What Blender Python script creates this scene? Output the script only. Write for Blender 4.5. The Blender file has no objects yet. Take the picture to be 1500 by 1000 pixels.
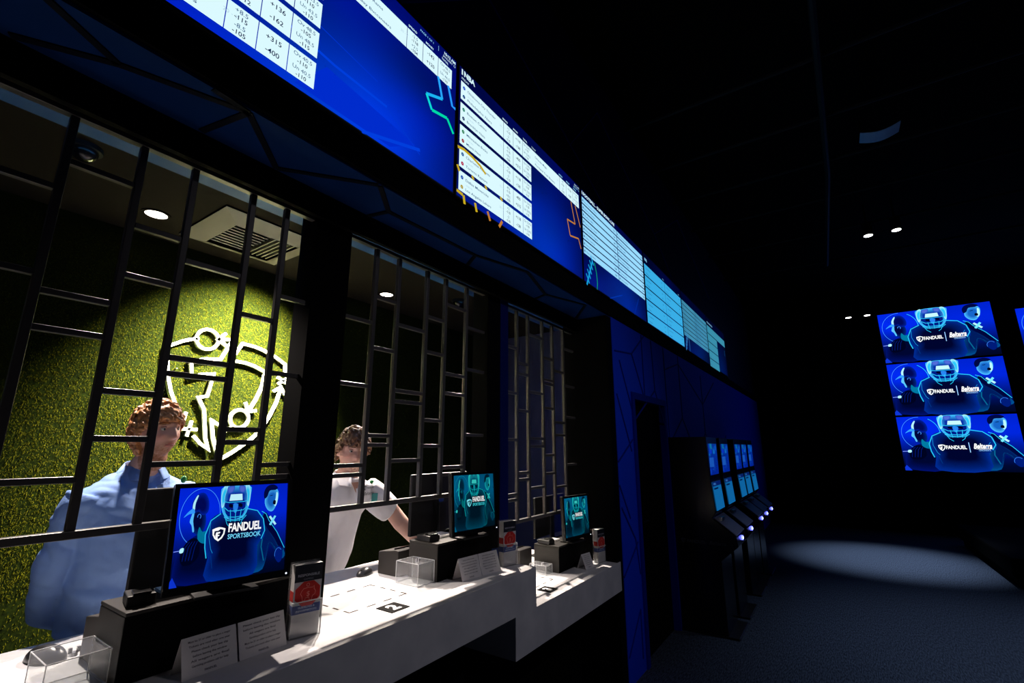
import bpy, bmesh, math, random
from mathutils import Vector, Matrix, noise
random.seed(7)
C = bpy.context.scene.collection
R = math.radians
sc = bpy.context.scene
TS = bpy.data.scenes.new('tmp_eval')
def evaluated_mesh(o):
    TS.collection.objects.link(o); vl = TS.view_layers[0]; vl.update(); dg = vl.depsgraph; dg.update()
    return bpy.data.meshes.new_from_object(o.evaluated_get(dg))

# ------------------------------------------------------------------ materials
def srgb(c):
    f = lambda v: v/12.92 if v <= .04045 else ((v+.055)/1.055)**2.4
    return tuple(f(v) for v in c)
def mat(name, col, rough=.5, metal=0, spec=.5, bump=None, trans=0, emit=None, es=1, mottle=None, coat=0):
    m = bpy.data.materials.new(name); m.use_nodes = True
    nt = m.node_tree; b = nt.nodes['Principled BSDF']
    b.inputs['Base Color'].default_value = (*col, 1)
    b.inputs['Roughness'].default_value = rough
    b.inputs['Metallic'].default_value = metal
    b.inputs['Specular IOR Level'].default_value = spec
    b.inputs['Transmission Weight'].default_value = trans
    b.inputs['Coat Weight'].default_value = coat
    if emit:
        b.inputs['Emission Color'].default_value = (*emit, 1); b.inputs['Emission Strength'].default_value = es
    tc = nt.nodes.new('ShaderNodeTexCoord')
    if mottle:                       # (scale, dark colour, amount)
        n = nt.nodes.new('ShaderNodeTexNoise'); n.inputs['Scale'].default_value = mottle[0]; n.inputs['Detail'].default_value = 4
        r = nt.nodes.new('ShaderNodeValToRGB')
        r.color_ramp.elements[0].position = .35; r.color_ramp.elements[1].position = .65
        r.color_ramp.elements[0].color = (*mottle[1], 1); r.color_ramp.elements[1].color = (*col, 1)
        nt.links.new(tc.outputs['Object'], n.inputs['Vector']); nt.links.new(n.outputs['Fac'], r.inputs['Fac'])
        nt.links.new(r.outputs['Color'], b.inputs['Base Color'])
    if bump:                         # (scale, strength, distance)
        n = nt.nodes.new('ShaderNodeTexNoise'); n.inputs['Scale'].default_value = bump[0]; n.inputs['Detail'].default_value = 3
        bp = nt.nodes.new('ShaderNodeBump'); bp.inputs['Strength'].default_value = bump[1]; bp.inputs['Distance'].default_value = bump[2]
        nt.links.new(tc.outputs['Object'], n.inputs['Vector']); nt.links.new(n.outputs['Fac'], bp.inputs['Height'])
        nt.links.new(bp.outputs['Normal'], b.inputs['Normal'])
    return m
def attr_mat(name, rough=.5, emit=None, bump=None, sheen=0):
    m = bpy.data.materials.new(name); m.use_nodes = True
    nt = m.node_tree; b = nt.nodes['Principled BSDF']
    a = nt.nodes.new('ShaderNodeVertexColor'); a.layer_name = 'Col'
    if emit is None:
        nt.links.new(a.outputs['Color'], b.inputs['Base Color']); b.inputs['Roughness'].default_value = rough
        if bump:
            tc = nt.nodes.new('ShaderNodeTexCoord')
            n = nt.nodes.new('ShaderNodeTexNoise'); n.inputs['Scale'].default_value = bump[0]
            bp = nt.nodes.new('ShaderNodeBump'); bp.inputs['Strength'].default_value = bump[1]; bp.inputs['Distance'].default_value = bump[2]
            nt.links.new(tc.outputs['Object'], n.inputs['Vector']); nt.links.new(n.outputs['Fac'], bp.inputs['Height'])
            nt.links.new(bp.outputs['Normal'], b.inputs['Normal'])
    else:
        b.inputs['Base Color'].default_value = (0, 0, 0, 1); b.inputs['Roughness'].default_value = .3
        b.inputs['Specular IOR Level'].default_value = .1
        nt.links.new(a.outputs['Color'], b.inputs['Emission Color']); b.inputs['Emission Strength'].default_value = emit
    return m

M = {}
M['blackpaint'] = mat('black_paint', (.003,.003,.0035), .9, spec=.04)
M['benchblack'] = mat('bench_black', (.0015,.0015,.002), .9, spec=.03)
M['blackplastic'] = mat('black_plastic', (.012,.012,.013), .42, spec=.4)
M['blackgloss'] = mat('gloss_black', (.006,.006,.007), .22)
M['greyplastic'] = mat('charcoal_plastic', (.030,.027,.025), .55, spec=.25, bump=(300,.2,.001))
M['bar'] = mat('grille_metal', (.085,.08,.08), .4, metal=.35)
M['bluewall'] = mat('blue_wall_paint', (.003,.050,.90), .6, spec=.1, bump=(9,.12,.01))
M['blueend'] = mat('blue_booth_paint', (.036,.042,.085), .7, spec=.1, bump=(25,.1,.01))
M['bluewalldim'] = mat('blue_wall_dimmed', (.001,.004,.05), .6, spec=.15)  # same blue wall; its dimness above the boards is put into the colour
M['bluestrip'] = mat('deep_blue_facing', (.001,.006,.11), .5, spec=.1)
M['groove'] = mat('groove_dark', (.002,.016,.36), .6, spec=.05)
M['soffit'] = mat('soffit_blue', (.003,.030,.15), .7, spec=.05)
M['groovel'] = mat('soffit_seam', (.001,.002,.01), .7, spec=.1)
M['ceil'] = mat('booth_ceiling', (.011,.0095,.0075), .9, spec=.03)
M['covebluelit'] = mat('cove_blue_light', (.008,.065,.20), .7)  # blue light on the cove put into the ceiling strip's colour
M['roomceil'] = mat('room_ceiling_black', (.0015,.0015,.002), .9, spec=.05)
M['pipe'] = mat('dark_pipe', (.010,.010,.012), .6, spec=.2)
M['stone'] = mat('white_solid_surface', (.74,.73,.74), .42, mottle=(5.5,(.60,.60,.62),1), bump=(60,.05,.002))
M['white'] = mat('white_paint', (.85,.85,.85), .5)
M['paper'] = mat('paper_white', (.72,.70,.70), .7)
M['ink'] = mat('ink_dark', (.03,.03,.04), .7)
M['red'] = mat('print_red', (.5,.02,.015), .7)
M['printblue'] = mat('print_blue', (.01,.05,.30), .6)
M['mark'] = mat('counter_mark', (.05,.04,.03), .8, spec=.05)
M['tile'] = mat('number_tile_black', (.006,.006,.006), .8, spec=.05)
M['metal'] = mat('brushed_metal', (.55,.55,.58), .3, metal=1)
M['lamp'] = mat('lamp_glow', (1,1,1), .5, emit=(1,.88,.78), es=9)
M['lampcool'] = mat('lamp_glow_cool', (1,1,1), .5, emit=(1,.97,.92), es=6)
M['addedglow'] = mat('added_cove_glow', (.1,.3,.9), .5, emit=(.10,.42,1), es=22)
M['led'] = mat('led_glow', (.1,.1,.9), .4, emit=(.10,.12,1), es=5)
M['ledw'] = mat('led_white', (1,1,1), .4, emit=(.8,.85,1), es=3)
M['kshelf'] = mat('kiosk_shelf_grey', (.30,.29,.36), .5)
M['turfback'] = mat('turf_backing', (.007,.011,.001), .95, spec=.05, mottle=(90,(.002,.004,.0007),1))
M['diffuser'] = mat('vent_aluminium', (.24,.23,.19), .6)
M['panelblue'] = mat('pale_blue_panel', (.35,.50,.75), .6)
M['shirtblue'] = mat('light_blue_cloth', (.21,.36,.74), .8, bump=(14,.25,.02))
M['shirtwhite'] = mat('white_cloth', (.82,.80,.84), .8, bump=(14,.2,.015))
M['trousers'] = mat('black_cloth', (.008,.008,.010), .85)
M['lid'] = mat('eyelid_skin', (.38,.19,.15), .6)
M['lip'] = mat('lip_skin', (.30,.09,.08), .5)
M['vneck'] = mat('neck_skin', (.55,.30,.23), .6)
M['eye'] = mat('eye_white', (.5,.48,.46), .3)
M['iris'] = mat('iris_dark', (.03,.04,.05), .2)
M['leaf'] = mat('badge_green', (.01,.22,.05), .5)
M['teal'] = mat('badge_teal', (.03,.30,.30), .5)
M['mousep'] = mat('mouse_black', (.02,.02,.022), .3)
M['skin'] = attr_mat('skin', .55, bump=(220,.15,.001))
M['hair'] = mat('auburn_hair', (.58,.25,.085), .5, mottle=(60,(.30,.11,.035),1))
M['hair2'] = mat('brown_hair', (.24,.105,.05), .55, mottle=(60,(.09,.035,.015),1))
M['scr'] = attr_mat('screen_image', emit=1.0)
M['print'] = attr_mat('printed_sheet', .6)
# acrylic
m = bpy.data.materials.new('clear_acrylic'); m.use_nodes = True; nt = m.node_tree; nt.nodes.clear()
o_ = nt.nodes.new('ShaderNodeOutputMaterial'); mx = nt.nodes.new('ShaderNodeMixShader'); tr = nt.nodes.new('ShaderNodeBsdfTransparent')
gl = nt.nodes.new('ShaderNodeBsdfGlossy'); gl.inputs['Roughness'].default_value = .08; df = nt.nodes.new('ShaderNodeBsdfDiffuse'); df.inputs['Color'].default_value = (.8,.8,.85,1)
mx2 = nt.nodes.new('ShaderNodeMixShader'); mx2.inputs[0].default_value = .5
nt.links.new(gl.outputs[0], mx2.inputs[1]); nt.links.new(df.outputs[0], mx2.inputs[2])
mx.inputs[0].default_value = .10; tr.inputs['Color'].default_value = (.96,.97,.97,1)
nt.links.new(tr.outputs[0], mx.inputs[1]); nt.links.new(mx2.outputs[0], mx.inputs[2]); nt.links.new(mx.outputs[0], o_.inputs[0])
M['acrylic'] = m
M['acrylicedge'] = mat('acrylic_edge', (.75,.76,.78), .2)
# carpet: fine ribbed texture
m = mat('carpet_navy', (.035,.05,.09), .95, spec=.1); nt = m.node_tree; b = nt.nodes['Principled BSDF']
tc = nt.nodes.new('ShaderNodeTexCoord'); mp = nt.nodes.new('ShaderNodeMapping'); mp.inputs['Scale'].default_value = (14, 90, 1); mp.inputs['Rotation'].default_value = (0,0,R(12))
n = nt.nodes.new('ShaderNodeTexNoise'); n.inputs['Scale'].default_value = 1.6; n.inputs['Detail'].default_value = 5
rp = nt.nodes.new('ShaderNodeValToRGB'); rp.color_ramp.elements[0].position = .35; rp.color_ramp.elements[1].position = .7
rp.color_ramp.elements[0].color = (.012,.018,.034,1); rp.color_ramp.elements[1].color = (.085,.11,.17,1)
nt.links.new(tc.outputs['Object'], mp.inputs[0]); nt.links.new(mp.outputs[0], n.inputs['Vector']); nt.links.new(n.outputs['Fac'], rp.inputs[0]); nt.links.new(rp.outputs[0], b.inputs['Base Color'])
M['carpet'] = m
# turf blades: colour varies blade to blade
m = mat('turf_blades', (.12,.17,.006), .8, spec=.06); nt = m.node_tree; b = nt.nodes['Principled BSDF']
a = nt.nodes.new('ShaderNodeVertexColor'); a.layer_name = 'Col'; nt.links.new(a.outputs['Color'], b.inputs['Base Color'])
M['turf'] = m

# ------------------------------------------------------------------ mesh helpers
class MB:
    def __init__(s): s.bm = bmesh.new()
    def box(s, x0, x1, y0, y1, z0, z1):
        v = [s.bm.verts.new((x, y, z)) for z in (z0, z1) for (x, y) in ((x0,y0),(x1,y0),(x1,y1),(x0,y1))]
        for f in ((3,2,1,0),(4,5,6,7),(0,1,5,4),(1,2,6,5),(2,3,7,6),(3,0,4,7)): s.bm.faces.new([v[i] for i in f])
        return s
    def bar(s, a, b, w, d=None, up=(0,0,1)):
        a, b = Vector(a), Vector(b); d = d or w
        t = (b-a).normalized(); u = Vector(up)
        if abs(t.dot(u)) > .95: u = Vector((0,1,0))
        p = t.cross(u).normalized(); q = p.cross(t)
        v = [s.bm.verts.new(e + p*(i*w/2) + q*(j*d/2)) for e in (a, b) for (i, j) in ((-1,-1),(1,-1),(1,1),(-1,1))]
        for f in ((3,2,1,0),(4,5,6,7),(0,1,5,4),(1,2,6,5),(2,3,7,6),(3,0,4,7)): s.bm.faces.new([v[i] for i in f])
        return s
    def tube(s, pts, rad, seg=12, cap=True):
        pts = [Vector(p) for p in pts]
        if not hasattr(rad, '__len__'): rad = [rad]*len(pts)
        rings = []; pref = None
        for i, p in enumerate(pts):
            t = (pts[min(i+1, len(pts)-1)] - pts[max(i-1, 0)]).normalized()
            if pref is None: pref = t.orthogonal().normalized()
            pref = (pref - t*pref.dot(t)).normalized(); q = t.cross(pref)
            r = rad[i]; rx, ry = (r if hasattr(r, '__len__') else (r, r))
            rings.append([s.bm.verts.new(p + pref*math.cos(k*2*math.pi/seg)*rx + q*math.sin(k*2*math.pi/seg)*ry) for k in range(seg)])
        for a, b in zip(rings, rings[1:]):
            for k in range(seg): s.bm.faces.new((a[k], a[(k+1)%seg], b[(k+1)%seg], b[k]))
        if cap: s.bm.faces.new(rings[0][::-1]); s.bm.faces.new(rings[-1])
        return s
    def loft(s, secs, seg=28):
        # secs: (centre, half-width, half-depth, side dir, fwd dir)
        rings = []
        for c, rx, ry, sd, fd in secs:
            c = Vector(c); sd = Vector(sd); fd = Vector(fd); ring = []
            for k in range(seg):
                a = 2*math.pi*k/seg; ca, sa = math.cos(a), math.sin(a)
                e = .82
                ring.append(s.bm.verts.new(c + sd*(math.copysign(abs(ca)**e, ca)*rx) + fd*(math.copysign(abs(sa)**e, sa)*ry)))
            rings.append(ring)
        for a, b in zip(rings, rings[1:]):
            for k in range(seg): s.bm.faces.new((a[k], a[(k+1)%seg], b[(k+1)%seg], b[k]))
        s.bm.faces.new(rings[0][::-1]); s.bm.faces.new(rings[-1])
        return s
    def ball(s, c, r, seg=16, mtx=None):
        rx, ry, rz = r if hasattr(r, '__len__') else (r, r, r)
        ret = bmesh.ops.create_uvsphere(s.bm, u_segments=seg, v_segments=max(6, seg*2//3), radius=1)
        for v in ret['verts']:
            p = Vector((v.co.x*rx, v.co.y*ry, v.co.z*rz))
            if mtx: p = mtx @ p
            v.co = p + Vector(c)
        return s
    def disc(s, c, r, h, seg=32, axis='z', r2=None):
        c = Vector(c); r2 = r if r2 is None else r2
        ax = {'z': Vector((0,0,1)), 'y': Vector((0,1,0)), 'x': Vector((1,0,0))}[axis]
        u = ax.orthogonal().normalized(); w = ax.cross(u)
        A = [s.bm.verts.new(c + u*math.cos(t*2*math.pi/seg)*r + w*math.sin(t*2*math.pi/seg)*r) for t in range(seg)]
        B = [s.bm.verts.new(c + ax*h + u*math.cos(t*2*math.pi/seg)*r2 + w*math.sin(t*2*math.pi/seg)*r2) for t in range(seg)]
        for k in range(seg): s.bm.faces.new((A[k], A[(k+1)%seg], B[(k+1)%seg], B[k]))
        s.bm.faces.new(A[::-1]); s.bm.faces.new(B)
        return s
    def ring(s, c, r0, r1, h, seg=32, axis='z'):
        c = Vector(c); ax = {'z': Vector((0,0,1)), 'y': Vector((0,1,0)), 'x': Vector((1,0,0))}[axis]
        u = ax.orthogonal().normalized(); w = ax.cross(u); L = []
        for (rr, hh) in ((r0,0),(r1,0),(r1,h),(r0,h)):
            L.append([s.bm.verts.new(c + ax*hh + u*math.cos(t*2*math.pi/seg)*rr + w*math.sin(t*2*math.pi/seg)*rr) for t in range(seg)])
        for i in range(4):
            a, b = L[i], L[(i+1)%4]
            for k in range(seg): s.bm.faces.new((a[k], a[(k+1)%seg], b[(k+1)%seg], b[k]))
        return s
    def prism(s, poly, y0, y1, plane='xz'):
        # polygon in xz extruded along y (or yz along x, xy along z)
        mk = {'xz': lambda p, e: (p[0], e, p[1]), 'yz': lambda p, e: (e, p[0], p[1]), 'xy': lambda p, e: (p[0], p[1], e)}[plane]
        A = [s.bm.verts.new(mk(p, y0)) for p in poly]; B = [s.bm.verts.new(mk(p, y1)) for p in poly]
        n = len(poly)
        for k in range(n): s.bm.faces.new((A[k], A[(k+1)%n], B[(k+1)%n], B[k]))
        s.bm.faces.new(A[::-1]); s.bm.faces.new(B)
        return s
    def build(s, name, m, parent=None, bevel=0, smooth=False, recalc=True):
        if recalc: bmesh.ops.recalc_face_normals(s.bm, faces=s.bm.faces)
        me = bpy.data.meshes.new(name); s.bm.to_mesh(me); s.bm.free()
        o = bpy.data.objects.new(name, me); C.objects.link(o)
        me.materials.append(M[m] if isinstance(m, str) else m)
        if smooth: me.polygons.foreach_set('use_smooth', [True]*len(me.polygons))
        if bevel:
            b = o.modifiers.new('b', 'BEVEL'); b.width = bevel; b.segments = 2; b.limit_method = 'ANGLE'
        if parent:
            o.parent = parent
        return o
def thing(name, label, cat, loc=(0,0,0), rz=0, group=None):
    o = bpy.data.objects.new(name, None); C.objects.link(o); o.empty_display_size = .05
    o.location = loc; o.rotation_euler = (0,0,rz); o['label'] = label; o['category'] = cat
    if group: o['group'] = group
    return o
def tag(o, label, cat, group=None):
    o['label'] = label; o['category'] = cat
    if group: o['group'] = group
    return o
def struct(o): o['kind'] = 'structure'; return o
def dup(root, loc, rz, label):
    r = root.copy(); C.objects.link(r); r.location = loc; r.rotation_euler = (0,0,rz); r['label'] = label
    for ch in list(root.children):
        c = ch.copy(); C.objects.link(c); c.parent = r
        for g in list(ch.children):
            d = g.copy(); C.objects.link(d); d.parent = c
    return r

# ------------------------------------------------------------------ text to polygons
_tc = {}
def text_polys(s, bold=.0, shear=0, spacing=1):
    k = (s, bold, shear, spacing)
    if k in _tc: return _tc[k]
    cu = bpy.data.curves.new('t', 'FONT'); cu.body = s; cu.size = 1; cu.offset = bold; cu.shear = shear; cu.resolution_u = 3; cu.space_character = spacing
    o = bpy.data.objects.new('t', cu)
    me = evaluated_mesh(o)
    vs = [(v.co.x, v.co.y) for v in me.vertices]; fs = [tuple(p.vertices) for p in me.polygons]
    bpy.data.objects.remove(o); bpy.data.curves.remove(cu); bpy.data.meshes.remove(me)
    w = max(v[0] for v in vs) if vs else 1; h = max(v[1] for v in vs) if vs else 1
    _tc[k] = (vs, fs, w, h)
    return _tc[k]

class Art:
    """flat picture shown on a screen or a printed sheet; x right, y up, metres, layers a hair apart"""
    def __init__(s, step=.00005): s.v = []; s.f = []; s.c = []; s.z = 0; s.step = step
    def _n(s): s.z += s.step; return s.z
    def poly(s, pts, col, cols=None, z=None):
        z = s._n() if z is None else z; b = len(s.v)
        for i, p in enumerate(pts): s.v.append((p[0], p[1], z)); s.c.append(cols[i] if cols else col)
        s.f.append(tuple(range(b, b+len(pts)))); return z
    def rect(s, x0, y0, x1, y1, col, z=None): return s.poly([(x0,y0),(x1,y0),(x1,y1),(x0,y1)], col, z=z)
    def grid(s, x0, y0, x1, y1, nx, ny, fn):
        z = s._n(); b = len(s.v)
        for j in range(ny+1):
            for i in range(nx+1):
                u, w = i/nx, j/ny; s.v.append((x0+(x1-x0)*u, y0+(y1-y0)*w, z)); s.c.append(fn(u, w))
        for j in range(ny):
            for i in range(nx):
                a = b+j*(nx+1)+i; s.f.append((a, a+1, a+nx+2, a+nx+1))
    def stroke(s, pts, w, col, closed=False, taper=False):
        z = s._n(); P = [Vector((p[0], p[1])) for p in pts]; n = len(P); L = []; Rr = []
        for i in range(n):
            a = P[(i-1)%n] if (closed or i > 0) else P[i]; c = P[(i+1)%n] if (closed or i < n-1) else P[i]
            t = (c-a); t = t.normalized() if t.length > 1e-9 else Vector((1,0)); q = Vector((-t.y, t.x))
            ww = w*(1 if not taper else math.sin(math.pi*(i+.5)/n)**.6)/2
            L.append(P[i]+q*ww); Rr.append(P[i]-q*ww)
        for i in range(n if closed else n-1):
            j = (i+1)%n; b = len(s.v)
            for p in (L[i], Rr[i], Rr[j], L[j]): s.v.append((p.x, p.y, z)); s.c.append(col)
            s.f.append((b, b+1, b+2, b+3))
    def circle(s, cx, cy, r, w, col, a0=0, a1=360, n=40, sx=1):
        s.stroke([(cx+sx*r*math.cos(R(a0+(a1-a0)*i/n)), cy+r*math.sin(R(a0+(a1-a0)*i/n))) for i in range(n+1)], w, col)
    def blob(s, pts, col, edge=None, sub=3):
        # smooth closed outline through pts, filled; gradient from centre when edge given
        n = len(pts); out = []
        for i in range(n):
            p0, p1, p2, p3 = (Vector(pts[(i+k-1)%n]) for k in range(4))
            for t in range(sub):
                t /= sub
                out.append(.5*((2*p1)+(-p0+p2)*t+(2*p0-5*p1+4*p2-p3)*t*t+(-p0+3*p1-3*p2+p3)*t**3))
        
        if edge is None: s.poly([(p.x, p.y) for p in out], col); return out
        c = sum(out, Vector((0,0)))/len(out); z = s._n(); b = len(s.v); N = len(out)
        for k, cc in ((1, edge), (.80, tuple(edge[i]*.45+col[i]*.55 for i in range(3))), (.5, col)):
            for q in out: r_ = c+(q-c)*k; s.v.append((r_.x, r_.y, z)); s.c.append(cc)
        s.v.append((c.x, c.y, z)); s.c.append(col)
        for i in range(N):
            j = (i+1)%N
            s.f.append((b+i, b+j, b+N+j, b+N+i)); s.f.append((b+N+i, b+N+j, b+2*N+j, b+2*N+i)); s.f.append((b+2*N+i, b+2*N+j, b+3*N))
        return out
    def text(s, t, x, y, h, col, bold=.0, shear=0, width=None, align='l', spacing=1, rot=0):
        vs, fs, w, hh = text_polys(t, bold, shear, spacing); k = h/.69
        kx = k if width is None else width/w
        W = w*kx; ox = {'l': 0, 'c': -W/2, 'r': -W}[align]; z = s.z+s.step*.5; b = len(s.v)
        for (a, c) in vs:
            X, Y = a*kx+ox, c*k
            if rot: X, Y = X*math.cos(rot)-Y*math.sin(rot), X*math.sin(rot)+Y*math.cos(rot)
            s.v.append((x+X, y+Y, z)); s.c.append(col)
        for f in fs: s.f.append(tuple(b+i for i in f))
        return W
    def build(s, name, m, parent, mtx):
        me = bpy.data.meshes.new(name); me.from_pydata([mtx @ Vector(v) for v in s.v], [], s.f)
        ca = me.color_attributes.new('Col', 'FLOAT_COLOR', 'POINT')
        buf = []
        for c in s.c: buf += [c[0], c[1], c[2], 1]
        ca.data.foreach_set('color', buf)
        me.materials.append(M[m] if isinstance(m, str) else m)
        o = bpy.data.objects.new(name, me); C.objects.link(o)
        if parent: o.parent = parent
        return o
# frame for a picture on a vertical plane facing -Y: x right -> +X
def face_minus_y(x, y, z): return Matrix(((1,0,0,x),(0,0,-1,y),(0,1,0,z),(0,0,0,1)))
def face_minus_x(x, y, z): return Matrix(((0,0,-1,x),(-1,0,0,y),(0,1,0,z),(0,0,0,1)))   # picture's right -> -Y
def face_up(x, y, z): return Matrix(((1,0,0,x),(0,1,0,y),(0,0,1,z),(0,0,0,1)))

# shield logo with stylised inner figure (in a unit box 1 wide 1.15 high)
def shield(a, x, y, h, col, bg):
    k = h/1.15
    P = lambda pts: [(x+p[0]*k, y+p[1]*k) for p in pts]
    a.poly(P([(.5,0),(.78,.22),(.95,.55),(1,1.0),(.75,1.1),(.5,1.15),(.25,1.1),(0,1.0),(.05,.55),(.22,.22)]), col)
    a.poly(P([(.5,.17),(.70,.33),(.84,.6),(.87,.9),(.62,.98),(.62,.98),(.45,.86),(.18,.86),(.15,.6),(.28,.35)]), bg)
    a.poly(P([(.30,.74),(.62,.76),(.60,.64),(.46,.62),(.44,.52),(.58,.52),(.55,.42),(.44,.40),(.46,.20),(.36,.26),(.26,.42)]), col)

# the football advert shown on every monitor and on the screen wall (16 x 9 units scaled to w x h)
def advert(w, h, hue, mode):
    a = Art(.00004); kx, ky = w/16, h/9
    def c(r, g, b):
        if hue == 'cyan': return srgb((r*.3, min(1, g*.50+b*.30+.03), min(1, b*.50+g*.22+.06)))
        return srgb((r, g, b))
    P = lambda pts: [(p[0]*kx, p[1]*ky) for p in pts]
    def bgf(u, v):
        k = min(1, max(0, (v-.05)/.65)); g = math.exp(-((u-.15)**2+(v-.7)**2)*6)*.25+math.exp(-((u-.95)**2+(v-.5)**2)*6)*.2
        return c(0, .02+.16*k*(.6+g), .12+.72*k*(.85+g))
    a.grid(0, 0, w, h, 16, 9, bgf)
    cy = c(.15,.75,.95); lb = c(.25,.55,1.0); dk = c(0,.02,.22); dk2 = c(0,.01,.12); pale = c(.70,.95,1)
    fy = lambda col, k: tuple(v*k for v in col)
    if mode: a.stroke(P([(3.1+2.7*math.cos(R(t)), 6.2+2.7*math.sin(R(t))) for t in range(88, 262, 6)]), .07*kx, lb); a.stroke(P([(3.1+2.7*math.cos(R(t)), 6.2+2.7*math.sin(R(t))) for t in range(0, 62, 6)]), .09*kx, cy)
    else: a.stroke(P([(3.1+2.7*math.cos(R(t)), 6.2+2.7*math.sin(R(t))) for t in range(-40, 264, 6)]), .08*kx, lb)
    # right hand player
    a.blob(P([(12.2,5.9),(13.1,5.5),(13.6,4.6),(14.6,3.6),(15.8,2.0),(16,1.4),(15.4,1.2),(14.4,2.4),(13.4,3.0),(13.0,1.8),(12.6,.4),(10.8,.4),(11.2,3)]), c(0,.10,.35), c(0,.30,.55))
    a.blob(P([(12.6,6.1),(13.5,5.2),(14.6,3.8),(15.6,2.3),(15.4,1.9),(14.2,3.3),(12.9,4.5),(12.2,5.4)]), dk)
    a.stroke(P([(12.0,6.2),(12.7,5.9),(13.2,5.2),(14.6,3.9),(15.9,2.2)]), .10*kx, cy)
    a.blob(P([(12.4,7.0),(12.9,6.3),(13.6,6.1),(14.1,6.5),(14.5,7.3),(14.5,8.2),(13.8,8.6),(12.9,8.4),(12.5,7.8)]), c(.08,.38,.75), c(.3,.75,1))
    a.blob(P([(12.3,7.5),(12.2,8.2),(12.7,8.8),(13.7,8.95),(14.4,8.6),(14.0,8.35),(13.1,8.3),(12.75,7.7)]), c(0,.03,.25))
    a.blob(P([(13.9,6.9),(14.1,6.6),(14.4,7.0),(14.45,7.9),(14.2,8.1),(14.1,7.4)]), pale); a.stroke(P([(13.2,7.75),(13.6,7.8)]), .1*kx, dk2)
    a.blob(P([(13.7,6.9),(14.1,6.8),(14.15,7.2),(13.8,7.25)]), dk2)
    a.stroke(P([(13.3,5.6),(14.3,4.7)]), .32*kx, pale); a.stroke(P([(13.4,4.7),(14.2,5.6)]), .32*kx, c(.45,.9,1))
    a.stroke(P([(11.4,4.4),(11.7,3.2),(11.3,1.9),(11.6,1.0)]), .12*kx, c(.05,.5,.6)); a.stroke(P([(12.4,3.9),(12.2,2.6),(12.7,1.2)]), .16*kx, c(.03,.38,.55))
    a.blob(P([(14.3,1.6),(14.8,2.4),(15.5,2.2),(15.6,1.2),(15.0,.8)]), c(0,.10,.45)); a.circle(14.95*kx, 1.65*ky, .62*ky, .05*kx, lb, 40, 200, 12, kx/ky*.9)
    # left hand player in a cap
    a.blob(P([(3.6,4.6),(2.4,4.3),(1.6,3.5),(.6,2.9),(.2,1.2),(.8,.2),(5.4,.1),(5.2,3.4),(4.6,4.8)]), c(0,.02,.18), c(0,.06,.4))
    a.blob(P([(2.2,4.9),(2.0,5.5),(1.75,5.8),(1.9,6.4),(2.2,7.0),(3.4,7.0),(3.9,6.0),(3.8,5.0),(3.1,4.4)]), dk, c(0,.15,.5))
    a.blob(P([(2.25,4.8),(2.05,5.4),(1.75,5.75),(1.9,6.3),(2.05,6.6),(2.25,6.5),(2.2,5.8),(2.45,4.9)]), c(.35,.75,1))
    a.blob(P([(2.1,6.6),(1.9,7.6),(2.6,8.4),(3.5,8.4),(4.1,7.6),(4.1,6.6),(3.4,6.3),(2.8,6.7)]), c(0,.03,.32), c(0,.12,.6))
    a.blob(P([(2.0,6.8),(1.98,7.5),(2.4,8.2),(2.6,8.2),(2.3,7.5),(2.25,6.8)]), pale)
    a.blob(P([(2.3,6.55),(1.6,6.5),(.9,6.2),(1.5,6.75),(2.1,7.0)]), c(.2,.6,1))
    a.circle(2.95*kx, 6.2*ky, .22*ky, .08*kx, lb, -60, 200, 12, kx/ky)
    a.blob(P([(3.1,5.2),(3.6,4.7),(4.6,4.9),(4.8,4.0),(3.9,3.6),(3.0,4.1)]), c(0,.45,.6))
    a.blob(P([(1.2,3.4),(1.0,2.4),(1.5,1.8),(2.6,1.9),(3.4,2.6),(3.2,3.9),(2.2,4.2)]), dk2)
    for q in range(4): a.stroke(P([(1.3+.4*q,2.2),(1.5+.42*q,3.4),(2.0+.35*q,3.9)]), .06*kx, c(0,.12,.5))
    a.stroke(P([(.1,3.15),(1.3,3.2)]), .10*kx, c(.5,.6,1)); a.blob(P([(.85,3.0),(1.3,3.0),(1.35,3.4),(.9,3.35)]), pale)
    # middle player
    a.blob(P([(4.1,3.0),(4.0,4.6),(4.7,5.9),(6.2,6.4),(9.6,6.5),(11.4,6.2),(12.5,5.1),(12.6,3.6),(11.6,2.8),(11.2,.1),(4.7,.1),(4.6,2.2)]), c(0,.015,.17), c(0,.16,.55))
    
    a.stroke(P([(4.4,2.2),(4.1,3.2),(4.0,4.4),(4.6,5.7),(5.9,6.3)]), .14*kx, cy); a.stroke(P([(9.7,6.6),(11.3,6.3),(12.3,5.4),(12.6,4.2),(12.1,3.4)]), .14*kx, cy)
    a.stroke(P([(4.6,5.5),(4.5,4.2),(4.9,3.0),(5.2,2.6)]), .08*kx, c(.1,.5,.8)); a.stroke(P([(5.0,2.4),(5.3,1.2)]), .08*kx, c(0,.2,.5)); a.stroke(P([(12.0,4.6),(11.3,3.6)]), .08*kx, c(.1,.5,.8))
    a.stroke(P([(6.2,6.5),(6.9,5.2),(7.4,4.8)]), .08*kx, cy); a.stroke(P([(9.5,6.5),(8.9,5.2),(8.5,4.9)]), .08*kx, cy)
    a.blob(P([(6.0,6.6),(5.7,8.0),(6.1,9.0),(9.8,9.0),(10.1,8.0),(9.8,6.6),(9.0,5.7),(6.9,5.7)]), c(.02,.16,.62), c(.25,.75,1))
    a.blob(P([(6.6,6.2),(6.5,7.5),(9.2,7.5),(9.2,6.2),(8.4,5.7),(7.3,5.7)]), c(0,.10,.50))
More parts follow.
